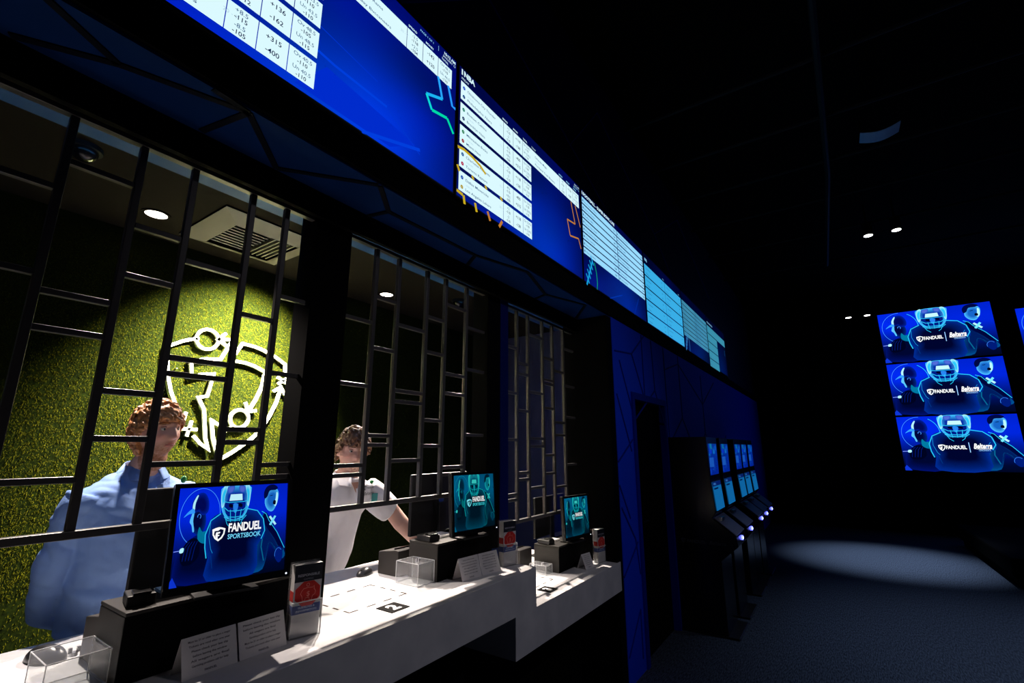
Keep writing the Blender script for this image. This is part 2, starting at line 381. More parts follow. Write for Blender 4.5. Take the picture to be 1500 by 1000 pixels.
    a.blob(P([(5.9,6.9),(5.75,8.1),(6.1,9.0),(6.6,9.0),(6.3,8.0),(6.25,7.1)]), cy, pale); a.blob(P([(6.7,8.3),(6.6,8.9),(7.6,9.0),(7.4,8.4)]), c(.3,.4,.8), c(.1,.3,.75))
    a.blob(P([(9.9,6.9),(10.05,8.1),(9.8,9.0),(9.2,9.0),(9.55,8.0),(9.6,7.1)]), cy, pale); a.blob(P([(9.1,8.3),(8.4,8.4),(8.3,9.0),(9.2,8.9)]), c(.3,.4,.8), c(.1,.3,.75))
    a.poly(P([(6.95,7.5),(8.9,7.5),(8.8,8.15),(7.1,8.15)]), c(.75,.95,1))
    a.blob(P([(7.6,7.2),(7.7,6.4),(8.1,6.3),(8.3,7.1)]), c(.15,.5,.9)); a.blob(P([(7.0,6.9),(7.5,6.8),(7.5,7.1),(7.0,7.2)]), dk2); a.blob(P([(8.4,6.9),(8.9,6.8),(8.9,7.1),(8.4,7.2)]), dk2)
    for yy, b_ in ((7.35,0),(6.75,.25),(6.25,.35),(5.85,.3)): a.stroke(P([(6.2+b_*.6,yy+.1),(6.9,yy-b_),(8.0,yy-b_*1.2),(9.1,yy-b_),(9.8-b_*.6,yy+.1)]), .11*kx, cy)
    for xx in (7.2, 8.0, 8.8): a.stroke(P([(xx,6.6),(8+(xx-8)*.8,5.4)]), .09*kx, cy)
    wh = srgb((1,1,1)); tl = srgb((.45,.85,1)) if hue != 'cyan' else srgb((.25,.85,.9))
    body = c(0,.015,.17)
    if mode:       # screen wall: two names side by side
        shield(a, 5.15*kx, 3.25*ky, 1.05*ky, wh, body)
        a.text('FANDUEL', 6.15*kx, 3.55*ky, .55*ky, wh, bold=.03, width=2.75*kx)
        a.stroke([(9.25*kx,4.6*ky),(9.25*kx,3.0*ky)], .10*kx, srgb((.6,.8,1)))
        a.text('Belterra', 9.75*kx, 3.65*ky, .75*ky, wh, bold=.03, shear=.35, width=2.35*kx)
        a.text('CINCINNATI', 10.35*kx, 3.22*ky, .22*ky, srgb((.6,.8,1)), bold=.01, width=1.5*kx)
        a.stroke([(9.8*kx,3.6*ky),(10.6*kx,3.52*ky),(12.1*kx,3.58*ky)], .07*kx, wh)
    else:
        shield(a, 4.9*kx, 3.65*ky, 2.1*kx, wh if hue == 'blue' else srgb((.5,.95,1)), body)
        a.text('FANDUEL', 7.1*kx, 4.45*ky, .78*ky, wh, bold=.035, width=4.9*kx)
        a.text('SPORTSBOOK', 7.1*kx, 3.75*ky, .45*ky, tl, bold=.015, width=4.9*kx)
    a.poly(P([(0,0),(1.0,0),(.3,.9),(0,.5)]), c(.05,.2,.8))
    return a

# =================================================================== SETTING
CF, CB = 1.45, 2.30                    # counter front and back edges
struct(MB().box(-1.5, 14, -7, 4, -.05, 0).build('floor', 'carpet'))
struct(MB().box(-1.5, 14, -7, 1.75, 5.2, 5.3).build('ceiling', 'roomceil'))
struct(MB().box(13, 13.15, -7, 1.7, 0, 5.2).build('wall_far', 'blackpaint'))
# left wall: blue panelling beyond the counter, and the fascia above the opening
w = struct(MB().box(3.66, 4.04, CF, CF+.12, 0, 2.81).box(5.06, 13, CF, CF+.12, 0, 2.81).box(4.04, 5.06, CF, CF+.12, 2.2, 2.81).build('wall_left', 'bluewall'))
wu = struct(MB().box(-1.5, 13, 1.46, 1.58, 2.95, 5.2).build('wall_upper', 'bluewalldim'))
g = MB()
def gl_(x0, z0, x1, z1, y=1.449): g.bar((x0, y, z0), (x1, y, z1), .012, .010, up=(0,1,0))
for (x0,z0,x1,z1) in [(3.70,2.52,4.12,2.56),(4.12,2.56,4.42,2.15),(3.80,2.45,4.10,1.95),(4.10,1.95,4.75,2.28),(4.42,2.8,4.42,2.2),(4.75,2.28,5.15,1.75),(4.12,2.56,4.5,2.8),
                      (4.75,2.28,4.72,2.8),(5.15,1.75,5.15,2.8),(5.15,1.75,5.75,2.05),(5.75,2.05,5.75,2.8),(5.75,2.05,6.3,1.6),(5.15,2.55,5.75,2.7),(6.3,1.6,6.9,1.9),(6.9,1.9,6.9,2.7),
                      (3.66,1.60,4.02,1.78),(3.70,2.15,3.98,1.68),(3.68,1.25,3.95,.98),(3.95,.98,4.02,.7),(3.66,.75,4.0,.95),(3.68,.2,3.97,.45),(3.97,.45,3.97,.1),(3.66,1.42,3.86,1.15),(6.9,1.9,7.6,1.5),(7.6,1.5,8.4,1.9),
                      (5.75,2.7,6.9,2.3),(6.9,2.3,7.8,2.7)]: gl_(x0,z0,x1,z1)
g2 = MB()
for (x0,z0,x1,z1) in [(1.2,3.8,1.9,4.5),(1.9,4.5,3.0,4.1),(3.0,4.1,3.6,4.8),(3.0,4.1,3.8,3.8),(3.6,4.8,5.2,4.2),(5.2,4.2,5.9,3.8),(5.2,4.2,6.4,4.9),(6.4,4.9,8.2,4.2),(1.9,4.5,2.0,5.15),(.3,4.6,1.9,4.5)]:
    g2.bar((x0, 1.459, z0), (x1, 1.459, z1), .012, .010, up=(0,1,0))
g2.build('groove_pattern', 'groove', wu)
g.build('groove_pattern', 'groove', w)
# fascia ledge below the boards, soffit and header
struct(MB().box(-1.5, 9.2, 1.44, 1.60, 2.812, 2.949).build('trim_1', 'blackpaint'))
sf = struct(MB().box(-1.5, 3.66, 1.455, 1.86, 2.80, 2.811).build('trim_2', 'soffit'))
g = MB()
for (x0,y0,x1,y1) in [(.615,1.47,.30,1.58),(.615,1.47,.57,1.70),(.615,1.47,.84,1.70),(.615,1.47,.5,1.455),(.84,1.70,1.15,1.46),(1.16,1.46,1.33,1.60),(1.33,1.60,1.30,1.73),(1.33,1.60,1.96,1.58),
                      (1.96,1.58,2.06,1.73),(1.96,1.58,2.35,1.47),(2.35,1.47,2.8,1.6),(2.8,1.6,3.2,1.47),(2.8,1.6,2.85,1.73),(3.2,1.47,3.5,1.7),(.30,1.58,.1,1.46),(.30,1.58,.1,1.7)]:
    g.bar((x0,y0,2.799),(x1,y1,2.799), .022, .008, up=(0,0,1))
g.build('seam_pattern', 'groovel', sf)
struct(MB().box(-1.5, 3.66, 1.715, 1.74, 2.690, 2.80).build('trim_3', 'blackpaint'))   # header over the grilles
struct(MB().box(3.56, 3.66, 1.455, 1.86, 0, 2.80).build('wall_right', 'blackpaint'))         # jamb at the end of the opening
# booth behind the counter
struct(MB().box(-1.5, 4.6, 3.36, 3.46, 0, 3.0).build('wall_back', 'turfback'))
struct(MB().box(4.5, 4.6, 1.58, 3.36, 0, 3.0).build('wall_end', 'blueend'))
struct(MB().box(-1.5, 4.6, 2.45, 3.46, 3.0, 3.06).build('trim_4', 'ceil'))
struct(MB().box(-1.5, 4.6, 1.86, 2.45, 3.0, 3.06).build('trim_5', 'covebluelit'))
struct(MB().box(-1.5, 4.6, 1.79, 1.86, 2.811, 3.0).build('trim_6', 'blackpaint'))
tag(MB().box(-1.4, 3.5, 1.862, 1.874, 2.90, 2.906).build('added_glow_strip', 'addedglow'), 'unseen blue light strip added above the grilles to glow onto the booth ceiling', 'light')  # unseen glowing strip, added to light the cove ceiling blue
# black door in the blue wall
d = struct(MB().box(4.10, 5.00, 1.50, 1.55, 0, 2.14).build('door_1', 'blackpaint'))
MB().box(4.04, 4.10, 1.435, 1.58, 0, 2.2).box(5.0, 5.06, 1.435, 1.58, 0, 2.2).box(4.10, 5.0, 1.435, 1.58, 2.14, 2.2).build('door_frame', 'groove', d)
MB().tube([(4.17,1.50,1.08),(4.17,1.45,1.08)], .012).tube([(4.17,1.45,1.08),(4.30,1.45,1.08)], .01).disc((4.17,1.50,1.08), .028, -.008, axis='y').build('door_handle', 'blackgloss', d)

# structural posts between the openings
def post(x0, x1, zb, label, strip=None):
    o = MB().box(x0, x1, 1.7405, 1.86, zb, 2.799).build('window_post', 'blackpaint'); struct(o)
    o.name = 'trim_7'
    if strip: MB().box(strip[0], strip[1], 1.735, 1.86, zb, 2.799).build('blue_facing', 'bluestrip', o)
    return o
post(1.065, 1.243, 1.071, '')
post(2.298, 2.43, 1.071, '', (2.43, 2.52))
bpy.data.objects['blue_facing'].name = 'blue_facing'

# ------------------------------------------------------------------ grass wall, logo
def turf():
    rnd = random.Random(3); V = []; F = []; Cc = []
    for (x0, x1, z0, z1, n) in ((.15, 2.3, 1.0, 2.95, 110000), (2.3, 4.5, 1.0, 2.95, 12000), (-1.0, .15, .6, 2.95, 12000), (.15, 2.3, .6, 1.0, 5000)):
        for i in range(n):
            x = rnd.uniform(x0, x1); z = rnd.uniform(z0, z1); L = rnd.uniform(.006, .013); wd = rnd.uniform(.0009, .0017)
            a = rnd.uniform(0, 2*math.pi); dx = math.cos(a)*L*.7; dz = math.sin(a)*L*.7-.006
            p = rnd.uniform(0, math.pi); wx, wz = math.cos(p)*wd, math.sin(p)*wd; b = len(V)
            V += [(x-wx, 3.359, z-wz), (x+wx, 3.359, z+wz), (x+dx, 3.359-L*.8, z+dz)]; F.append((b, b+1, b+2))
            t = rnd.random(); k = rnd.uniform(.65, 1.15)
            col = (.040*k, .039*k, .0004*k) if t < .90 else ((.060,.055,.004) if t < .93 else (.006,.009,.0005))
            Cc += [*col, 1]*3
    me = bpy.data.meshes.new('artificial_grass'); me.from_pydata(V, [], F)
    ca = me.color_attributes.new('Col', 'FLOAT_COLOR', 'POINT'); ca.data.foreach_set('color', Cc)
    me.materials.append(M['turf']); o = bpy.data.objects.new('artificial_grass', me); C.objects.link(o)
    o['kind'] = 'stuff'; return tag(o, 'short green artificial grass covering the wall behind the counter', 'grass')
turf()

def logo():
    # strokes traced in wall metres, 30 mm thick raised letters
    t = thing('wall_emblem', 'white outlined shield emblem of play marks mounted on the grass wall', 'sign', (1.54, 3.32, 1.65))
    PX = LOGO
    y0, y1 = 3.322, 3.342
    def ribbon(mb, pts, w):
        P = [Vector(p) for p in pts]; n = len(P); L = []; Rr = []
        for i in range(n):
            a = P[i]-P[i-1] if i > 0 else P[1]-P[0]; c = P[i+1]-P[i] if i < n-1 else P[-1]-P[-2]
            a.normalize(); c.normalize(); na = Vector((-a.y, a.x)); nc = Vector((-c.y, c.x)); m_ = (na+nc)
            m_ = m_.normalized() if m_.length > .1 else na
            k = min(2.2, 1/max(.3, m_.dot(na))); L.append(P[i]+m_*w*k/2); Rr.append(P[i]-m_*w*k/2)
        for i in range(n-1):
            q = [L[i], Rr[i], Rr[i+1], L[i+1]]
            mb.prism([(v.x, v.y) for v in q], y0, y1)
    def off(o): o.location = (-1.54, -3.32, -1.65); return o
    W = .0185
    for nm, strokes in PX.items():
        mb = MB()
        for s in strokes:
            if s[0] == 'O': mb.ring((s[1], y0, s[2]), s[3]-W*.5, s[3]+W*.5, y1-y0, 32, 'y')
            else: ribbon(mb, s, W)
        off(mb.build(nm.split('#')[0], 'white', t))
    # stand-off pins into the wall
    for (x, z) in ((1.20, 2.2), (1.8, 2.2), (1.55, 1.75)): off(MB().tube([(x, 3.34, z), (x, 3.362, z)], .004, 6).build('pin', 'metal', t))
LOGO = {'shield_outline': [[(1.292, 2.406), (1.243, 2.392), (1.204, 2.374), (1.134, 2.33), (1.135, 2.267), (1.143, 2.203), (1.161, 2.121), (1.183, 2.05), (1.216, 1.979), (1.249, 1.927)], [(1.281, 1.933), (1.274, 1.877)]], 'ring_mark': [('O', 1.342, 2.411, 0.066)], 'arrow_mark': [[(1.519, 2.44), (1.414, 2.425)], [(1.451, 2.474), (1.405, 2.423), (1.462, 2.39)]], 'cross_mark': [[(1.266, 1.831), (1.359, 1.828)], [(1.32, 1.881), (1.304, 1.785)]], 'figure_outline': [[(1.343, 1.788), (1.384, 1.745), (1.44, 1.704), (1.413, 1.775), (1.381, 1.954), (1.338, 2.029), (1.389, 2.043), (1.408, 2.19), (1.342, 2.18), (1.284, 2.155), (1.267, 2.254), (1.346, 2.281), (1.438, 2.291), (1.492, 2.419)]], 'right_outline': [[(1.498, 1.853), (1.436, 1.888), (1.459, 1.776), (1.487, 1.7), (1.522, 1.644), (1.581, 1.68), (1.634, 1.719), (1.698, 1.769), (1.753, 1.826), (1.815, 1.939), (1.854, 2.039), (1.873, 2.139)], [(1.823, 2.114), (1.872, 2.152), (1.908, 2.1)]], 'cross_mark#2': [[(1.841, 2.222), (1.919, 2.18)], [(1.919, 2.225), (1.85, 2.172)]], 'crown_outline': [[(1.501, 2.293), (1.566, 2.424), (1.651, 2.416), (1.717, 2.4), (1.811, 2.365), (1.887, 2.323), (1.897, 2.259)]], 'inner_outline': [[(1.501, 2.295), (1.603, 2.292), (1.667, 2.278), (1.744, 2.247), (1.737, 2.157), (1.729, 2.119), (1.703, 2.048), (1.668, 1.972)], [(1.633, 2.021), (1.662, 1.958), (1.715, 1.97)]], 'ring_mark#2': [('O', 1.608, 1.908, 0.06)], 'dash_mark': [[(1.573, 1.859), (1.51, 1.81)]]}
logo()

# ------------------------------------------------------------------ counter
top2, top1 = 1.07, .869
poly = [(-1.5,top2),(2.378,top2),(2.378,top1),(3.61,top1),(3.61,top1-.2),(2.175,top1-.2),(2.175,top2-.2),(-1.5,top2-.2)]
ct = MB().prism([(p[0],p[1]) for p in poly], CF, CB).build('service_counter', 'stone', bevel=.002)
tag(ct, 'long white stone service counter stepping down towards the far end', 'counter')
struct(MB().box(-1.5, 2.17, 1.78, 1.88, 0, .868).box(2.17, 3.6, 1.78, 1.88, 0, .667).build('baseboard_counter', 'blackpaint'))

# ------------------------------------------------------------------ grilles
def grille(label, verts, rows, zt, zb, x0, x1, yb=1.775, left=False):
    t = thing('metal_grille', label, 'grille', ((x0+x1)/2, yb, zb)); c = ((x0+x1)/2, yb, zb)
    L = lambda x, z: (x-c[0], 0, z-c[2])
    W = .021
    fr = MB().box(x0-c[0], x1-c[0], -.014, .014, zt-.017-c[2], zt-c[2]).box(x0-c[0], x1-c[0], -.014, .014, -.011, .011)
    fr.box(x1-.026-c[0], x1-c[0], -.014, .014, .011, zt-.017-c[2])
    if left: fr.box(x0-c[0], x0+.026-c[0], -.014, .014, .011, zt-.017-c[2])
    fr.build('frame', 'bar', t, bevel=.002)
    xs = [x0] + verts + [x1-.013]
    for x in verts:
        MB().box(x-W/2-c[0], x+W/2-c[0], -.011, .011, .011, zt-.017-c[2]).build('upright_bar', 'bar', t, bevel=.002)
    for k, zs in rows.items():
        a, b = xs[k], xs[k+1]
        for z in zs:
            MB().box(a-c[0]+W/2*(k>0), b-c[0]-W/2, -.010, .010, z-.009-c[2], z+.009-c[2]).build('cross_bar', 'bar', t, bevel=.002)
    return t
G1 = ([0.269, 0.445, 0.598, 0.804, 0.943], {1: [2.141, 2.036, 1.626, 2.541], 0: [2.187, 2.448], 2: [2.41, 2.242, 1.878, 1.739], 3: [2.342, 2.003, 1.95, 1.662], 4: [2.2, 1.777, 1.732], 5: [2.308, 1.996, 1.65, 1.606]}, 2.703, 1.479, -0.9, 1.104)
G2 = ([1.42, 1.568, 1.777, 1.93, 2.12], {0: [2.3, 1.993, 1.637, 1.596], 1: [2.437, 2.182, 1.768, 1.725], 2: [2.328, 1.99, 1.937, 1.651], 3: [2.421, 2.222, 1.855, 1.722], 4: [2.531, 2.122, 2.012, 1.607, 1.57], 5: [2.432, 2.173, 1.785]}, 2.7, 1.461, 1.2, 2.364)
G3 = ([2.682, 2.831, 3.04, 3.197, 3.38], {0: [2.396, 2.076, 1.764, 1.414, 1.38], 1: [2.297, 2.221, 1.963, 1.546, 1.502], 2: [2.532, 2.106, 1.776, 1.721, 1.438], 3: [2.391, 2.22, 2.19, 2.005, 1.657, 1.526], 4: [2.311, 1.906, 1.808, 1.422], 5: [2.521, 2.208, 1.953, 1.579]}, 2.69, 1.242, 2.5, 3.64)
grille('black metal grille with staggered bars in front of the man in the light blue shirt', *G1)
grille('metal grille with staggered bars in front of the man in the white polo shirt', *G2)
grille('slim metal grille over the low far section of the counter', *G3)

# ------------------------------------------------------------------ odds boards
WHT = srgb((.86,.98,1)); WHT2 = srgb((.60,.86,1)); CYA = srgb((.22,.68,.90)); TXT = srgb((.10,.30,.50)); TXD = srgb((.03,.10,.30)); PALE = srgb((.70,.82,.9))
def board_bg(a, w, h, bright, seedv, streaks=True):
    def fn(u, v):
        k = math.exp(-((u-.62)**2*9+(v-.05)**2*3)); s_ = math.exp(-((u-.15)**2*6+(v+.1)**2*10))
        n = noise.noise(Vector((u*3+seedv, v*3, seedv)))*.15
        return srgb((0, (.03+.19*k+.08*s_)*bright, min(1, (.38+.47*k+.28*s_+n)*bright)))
    a.grid(0, 0, w, h, 28, 16, fn)
    if streaks:
        c1 = srgb((0,.24*bright,.86*bright)); c2 = srgb((0,.20*bright,.80*bright))
        a.poly([(w*.50,h*.22),(w*.82,h*.14),(w*.72,h*.02),(w*.42,h*.02)], srgb((0,.17*bright,.80*bright)))
        a.stroke([(w*.36,h*.30),(w*.52,h*.26),(w*.70,h*.25)], .012, c1); a.stroke([(w*.70,h*.25),(w*.84,h*.10)], .006, c2)
        a.stroke([(w*.62,h*.0),(w*.84,h*.13)], .016, c1); a.stroke([(w*.45,h*.42),(w*.66,h*.36)], .004, c2)
def row_text(a, x, y, h, seedv, teams, scale=1, odds=('-3.5','-110','+145','-172')):
    pass
NBA = [('Oklahoma City Thunder','Philadelphia 76ers'),('Boston Celtics','Brooklyn Nets'),('Milwaukee Bucks','Miami Heat'),('Charlotte Hornets','Toronto Raptors'),('Dallas Mavericks','Los Angeles Lakers')]
NBL = [((.0,.3,.8),(0,.2,.5)),((.05,.5,.4),(.1,.2,.4)),((.1,.5,.3),(.6,.05,.15)),((.1,.35,.6),(.7,.1,.3)),((.05,.3,.7),(.7,.6,.2))]
SPR = [(('+2','-110','-2','-110'),('+118','-138'),('Ov 224.5','-110','Un 224.5','-110')),(('-8.5','-115','+8.5','-105'),('-400','+315'),('Ov 230.5','-110','Un 230.5','-110'))]
def odds_table(a, x, ytop, rh, gap, cols, n, teams=None, logos=None, big=False, col=None, spr=None, fade=1, body=None):
    col = col or WHT
    for r in range(n):
        y1 = ytop-r*(rh+gap); y0 = y1-rh
        zz = a._n()
        xs = [x]+[x+c for c in cols]
        for c0, c1 in zip(xs, xs[1:]): a.rect(c0+.0015, y0, c1-.0015, y1, col, z=zz)
        if len(cols) < 4: continue
        if teams:
            tm = teams[r % len(teams)]
            for j in (0, 1):
                yy = y1-rh*(.36+.48*j)
                if logos:
                    lc = srgb(logos[r % len(logos)][j]); a.circle(x+.028, yy+.008, .0065, .009, lc, n=10)
                a.text(tm[j], x+.055, yy, rh*.13, TXT, bold=.005, width=min(.30, .0125*len(tm[j])))
            a.text('10:00 PM', x+.058, y1-rh*.60, rh*.09, PALE)
            a.text('12 - 4' if r % 2 else '20 - 7', x+.36, y1-rh*.45, rh*.12, PALE)
        sp = spr[r] if spr else SPR[r % 2]
        cx = [(cols[0]+cols[1])/2+0, (cols[1]+cols[2])/2, (cols[2]+cols[3])/2]
        cx[0] = cols[0]+.045
        th = rh*.145
        for q, s in enumerate(sp[0]): a.text(s, x+cols[1]-.055, y1-rh*(.22+.22*q+(.04 if q > 1 else 0)), th, TXT if q % 2 == 0 else TXD, bold=.01 if q % 2 else 0, align='c')
        for q, s in enumerate(sp[1]): a.text(s, x+cx[1], y1-rh*(.36+.44*q), th*1.15, TXD, bold=.01, align='c')
        for q, s in enumerate(sp[2]): a.text(s, x+cx[2], y1-rh*(.22+.22*q+(.04 if q > 1 else 0)), th*.95, TXT if q % 2 == 0 else TXD, bold=.01 if q % 2 else 0, align='c')
BW, BH, BZ = 1.475, .79, 2.951
bx = [.105, 1.592, 3.082, 4.575, 6.065, 7.555]
blab = ['big odds screen nearest the camera with a white football table cut by the top edge', 'odds screen headed NBA with five white game rows and yellow ball artwork',
        'odds screen with eight thin football rows and a cyan laces drawing', 'odds screen with five broad pale cyan rows and no heading visible',
        'odds screen fifth along, thin cyan rows above a dark blue bottom', 'last odds screen at the far end, rows on its left half only']
COL4 = [.40, .505, .612, .717]
for k in range(6):
    t = thing('odds_board', blab[k], 'screen', (bx[k], 1.4595, BZ+.024), 0, 'odds screens above the counter')
    MB().box(0, BW, -.04, 0, 0, BH).build('casing', 'blackplastic', t)
    t.location.z = 2.951
    a = Art(.00003); w_, h_ = BW-.016, BH-.014
    H = lambda z: z-2.951-.007
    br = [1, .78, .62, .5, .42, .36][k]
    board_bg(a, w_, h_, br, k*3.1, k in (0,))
    if k == 0:
        odds_table(a, .003, H(3.649), .113, .022, [.37,.470,.577,.684], 5, [('Green Bay Packers','San Francisco 49ers'),('Houston Texans','Baltimore Ravens'),('Detroit Lions','Tampa Bay Bucs'),('Kansas City Chiefs','Buffalo Bills'),('Dallas Cowboys','Philadelphia Eagles')],
                   [((.1,.3,.1),(.6,.05,.05))]*5, spr=[SPR[1],SPR[0],(('-3.5','-110','+3.5','-110'),('-178','+150'),('Ov 43.5','-110','Un 43.5','-110')),(('-2.5','-122','+2.5','-112'),('+136','-162'),('Ov 48.5','-105','Un 48.5','-115')),(('+8.5','-115','-8.5','-105'),('+315','-400'),('Ov 40.5','-110','Un 40.5','-110'))])
        odds_table(a, .709, H(3.649), .113, .022, COL4, 1, [('Los Angeles Rams','Tampa Bay Buccaneers')], spr=[(('-2.5','-118','+2.5','-104'),('-142','+120'),('Ov 48.5','-110','Un 46.5','-110'))])
        for q, s in enumerate(('SPREAD','MONEY','TOTAL')): a.text(s, .715+[.40,.515,.63][q], H(3.662), .011, WHT, bold=.02)
        a.text('PAGE 1 OF 1', 1.19, H(3.70), .012, WHT2); a.text('10:12 AM', 1.45, H(3.705), .016, WHT, bold=.03, align='r'); a.text('JANUARY 12', 1.45, H(3.685), .012, WHT, align='r'); a.stroke([(1.32,H(3.69)),(1.32,H(3.72))], .002, WHT2)
        xs_ = [(1.325,H(3.54)),(1.36,H(3.43)),(1.25,H(3.385)),(1.29,H(3.32)),(1.40,H(3.345)),(1.45,H(3.285))]
        ccs = [srgb((.15,.65,1)), srgb((.1,.7,.95)), srgb((.05,.85,.85)), srgb((0,.85,.65)), srgb((0,.85,.65))]
        for q in range(5): a.stroke([xs_[q], xs_[q+1]], .016, ccs[q])
        a.stroke([(1.40,H(3.54)),(1.435,H(3.44)),(1.46,H(3.44))], .016, srgb((.15,.6,1)))
    if k == 1:
        odds_table(a, .012, H(3.649), .113, .022, COL4, 5, NBA, NBL)
        odds_table(a, .722, H(3.649), .113, .022, COL4, 1, [('Orlando Magic','Portland Trail Blazers')])
        a.rect(.016, H(3.69), .026, H(3.725), WHT); a.text('NBA', .035, H(3.692), .032, WHT, bold=.04); a.text('FRIDAY', .016, H(3.662), .013, WHT)
        for q, s in enumerate(('SPREAD','MONEY','TOTAL')):
            a.text(s, [.40,.515,.63][q], H(3.662), .011, WHT, bold=.02); a.text(s, .715+[.40,.515,.63][q], H(3.662), .011, WHT2, bold=.02)
        a.text('TODAY', .735, H(3.662), .011, WHT); a.text('10:12 AM', 1.45, H(3.705), .015, WHT, align='r'); a.text('JANUARY 12', 1.45, H(3.685), .012, WHT2, align='r')
        ye = srgb((.78,.66,.12)); go = srgb((.75,.48,.18))
        a.stroke([(0,H(3.235)),(.05,H(3.245)),(.12,H(3.24)),(.19,H(3.225)),(.24,H(3.20))], .016, ye); a.stroke([(0,H(3.13)),(.018,H(3.10))], .016, ye); a.stroke([(0,H(2.985)),(.05,H(2.98))], .016, ye)
        for (x0, z0, x1, z1, cc) in ((.055,2.982,.065,2.935,ye),(.15,2.982,.165,2.935,ye),(.26,2.982,.285,2.935,go),(.40,2.982,.37,2.935,go)): a.stroke([(x0,H(z0)),(x1,H(z1))], .018, cc)
        for (x0, x1) in ((.12,.135),(.235,.25),(.38,.40)): a.stroke([(x0,H(3.128)),(x1,H(3.110))], .016, ye)
        pts = [(1.30,H(3.53)),(1.36,H(3.37)),(1.23,H(3.355)),(1.27,H(3.24)),(1.41,H(3.27)),(1.45,H(3.20))]
        a.stroke(pts[:2], .012, go); a.stroke(pts[1:3], .012, go); a.stroke(pts[2:4], .012, go); a.stroke(pts[3:5], .012, go); a.stroke(pts[4:], .012, go); a.stroke([(1.37,H(3.53)),(1.45,H(3.38))], .012, go)
    if k in (2, 4):
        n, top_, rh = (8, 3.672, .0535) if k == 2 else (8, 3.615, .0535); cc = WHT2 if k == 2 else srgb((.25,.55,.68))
        if k == 4: rh = .053
        for r in range(n):
            y1 = H(top_)-r*(rh+.0085)
            a.rect(.008, y1-rh+.003, .735, y1, cc); a.rect(.745, y1-rh+.003, 1.452, y1, cc)
            tt = ['San Francisco 49ers','Baltimore Ravens','Buffalo Bills','Kansas City Chiefs','Philadelphia Eagles','Dallas Cowboys','Detroit Lions','Miami Dolphins'][r]
            for xo in (0, .737):
                a.text(tt, .05+xo, y1-rh*.64, rh*.28, TXT, width=.016*len(tt)*.8); a.text('+%d' % (220+r*310), .70+xo, y1-rh*.66, rh*.30, TXD, bold=.01, align='r'); a.circle(.028+xo, y1-rh*.5, .006, .008, TXT, n=8)
        if k == 2: a.rect(.012, H(3.695), .020, H(3.725), WHT); a.text('FOOTBALL - SUPER BOWL LVIII', .03, H(3.695), .026, WHT, bold=.035, width=.66)
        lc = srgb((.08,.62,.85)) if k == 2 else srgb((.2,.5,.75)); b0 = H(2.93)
        a.stroke([(.04,b0+.005),(.16,b0+.235)], .02, lc)
        for q in range(5): a.stroke([(.035+q*.024,b0+.095+q*.045),(.09+q*.024,b0+.03+q*.045)], .014, lc)
        a.stroke([(.20,b0+.24),(.235,b0+.16),(.245,b0+.08),(.235,b0+.02)], .012, srgb((.05,.60,.42)) if k == 2 else lc)
        if k == 2: a.stroke([(.5,H(2.95)),(.8,H(3.06))], .008, srgb((0,.22,.7))); a.stroke([(1.1,H(2.95)),(1.25,H(3.15))], .008, srgb((0,.2,.66)))
    if k == 3:
        for r in range(5):
            y1 = H(3.612)-r*.1325
            a.rect(.008, y1-.119, .735, y1, CYA); a.rect(.742, y1-.119, 1.452, y1, CYA)
            for xo in (.05, .79):
                a.text('Chicago Blackhawks', xo, y1-.045, .014, TXT); a.text('Winnipeg Jets', xo, y1-.10, .014, TXT); a.text('+240', xo+.55, y1-.045, .014, TXD); a.text('-300', xo+.55, y1-.10, .014, TXD)
        a.text('NHL', .03, H(3.655), .03, WHT2, bold=.03); a.text('TOTAL', .66, H(3.63), .012, WHT2); a.text('TOTAL', 1.33, H(3.63), .012, WHT2)
    if k == 5:
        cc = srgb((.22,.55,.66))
        for r in range(5):
            y1 = H(3.60)-r*.135
            a.rect(.008, y1-.121, .73 if r else 1.45, y1, cc)
            a.text('Louisville', .06, y1-.045, .014, TXT); a.text('NC State', .06, y1-.10, .014, TXT)
        a.text('COLLEGE BASKETBALL', .03, H(3.64), .024, WHT2, width=.42); a.circle(1.40, H(3.36), .05, .012, srgb((.1,.35,.55)), 110, 260, 10)
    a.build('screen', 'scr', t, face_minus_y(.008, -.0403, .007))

# ------------------------------------------------------------------ screen wall at the far end
def wall_screen(w, h):
    a = advert(w-.02, h-.02, 'wall', 1)
    return a
SW, SH = 1.84, 1.095
base = None
slots = [((-1.155, -3.03), (1.225, 2.27, 3.60))]
rows_ = [(3.497, 'top'), (2.364, 'middle'), (1.231, 'bottom')]
M['scrw'] = attr_mat('screen_image_wall', emit=1.15)
for ci, yl in enumerate((-1.165, -3.31)):
    for ri, (z0, nm) in enumerate(rows_):
        zz = z0-(0 if ci == 0 else .22)
        lab = ('%s screen of the far stack of three showing football players' % nm) if ci == 0 else ('%s screen in the column cut off by the right edge of the photo' % nm)
        if base is None:
            t = thing('wall_screen', lab, 'screen', (12.99, yl, zz), 0, 'advert screens on the far wall')
            MB().box(-.06, 0, -SW, 0, 0, SH+.02).build('casing', 'blackplastic', t)
            wall_screen(SW, SH+.02).build('screen', 'scrw', t, face_minus_x(-.0605, -.01, .01)); base = t
        else: dup(base, (12.99, yl, zz), 0, lab)

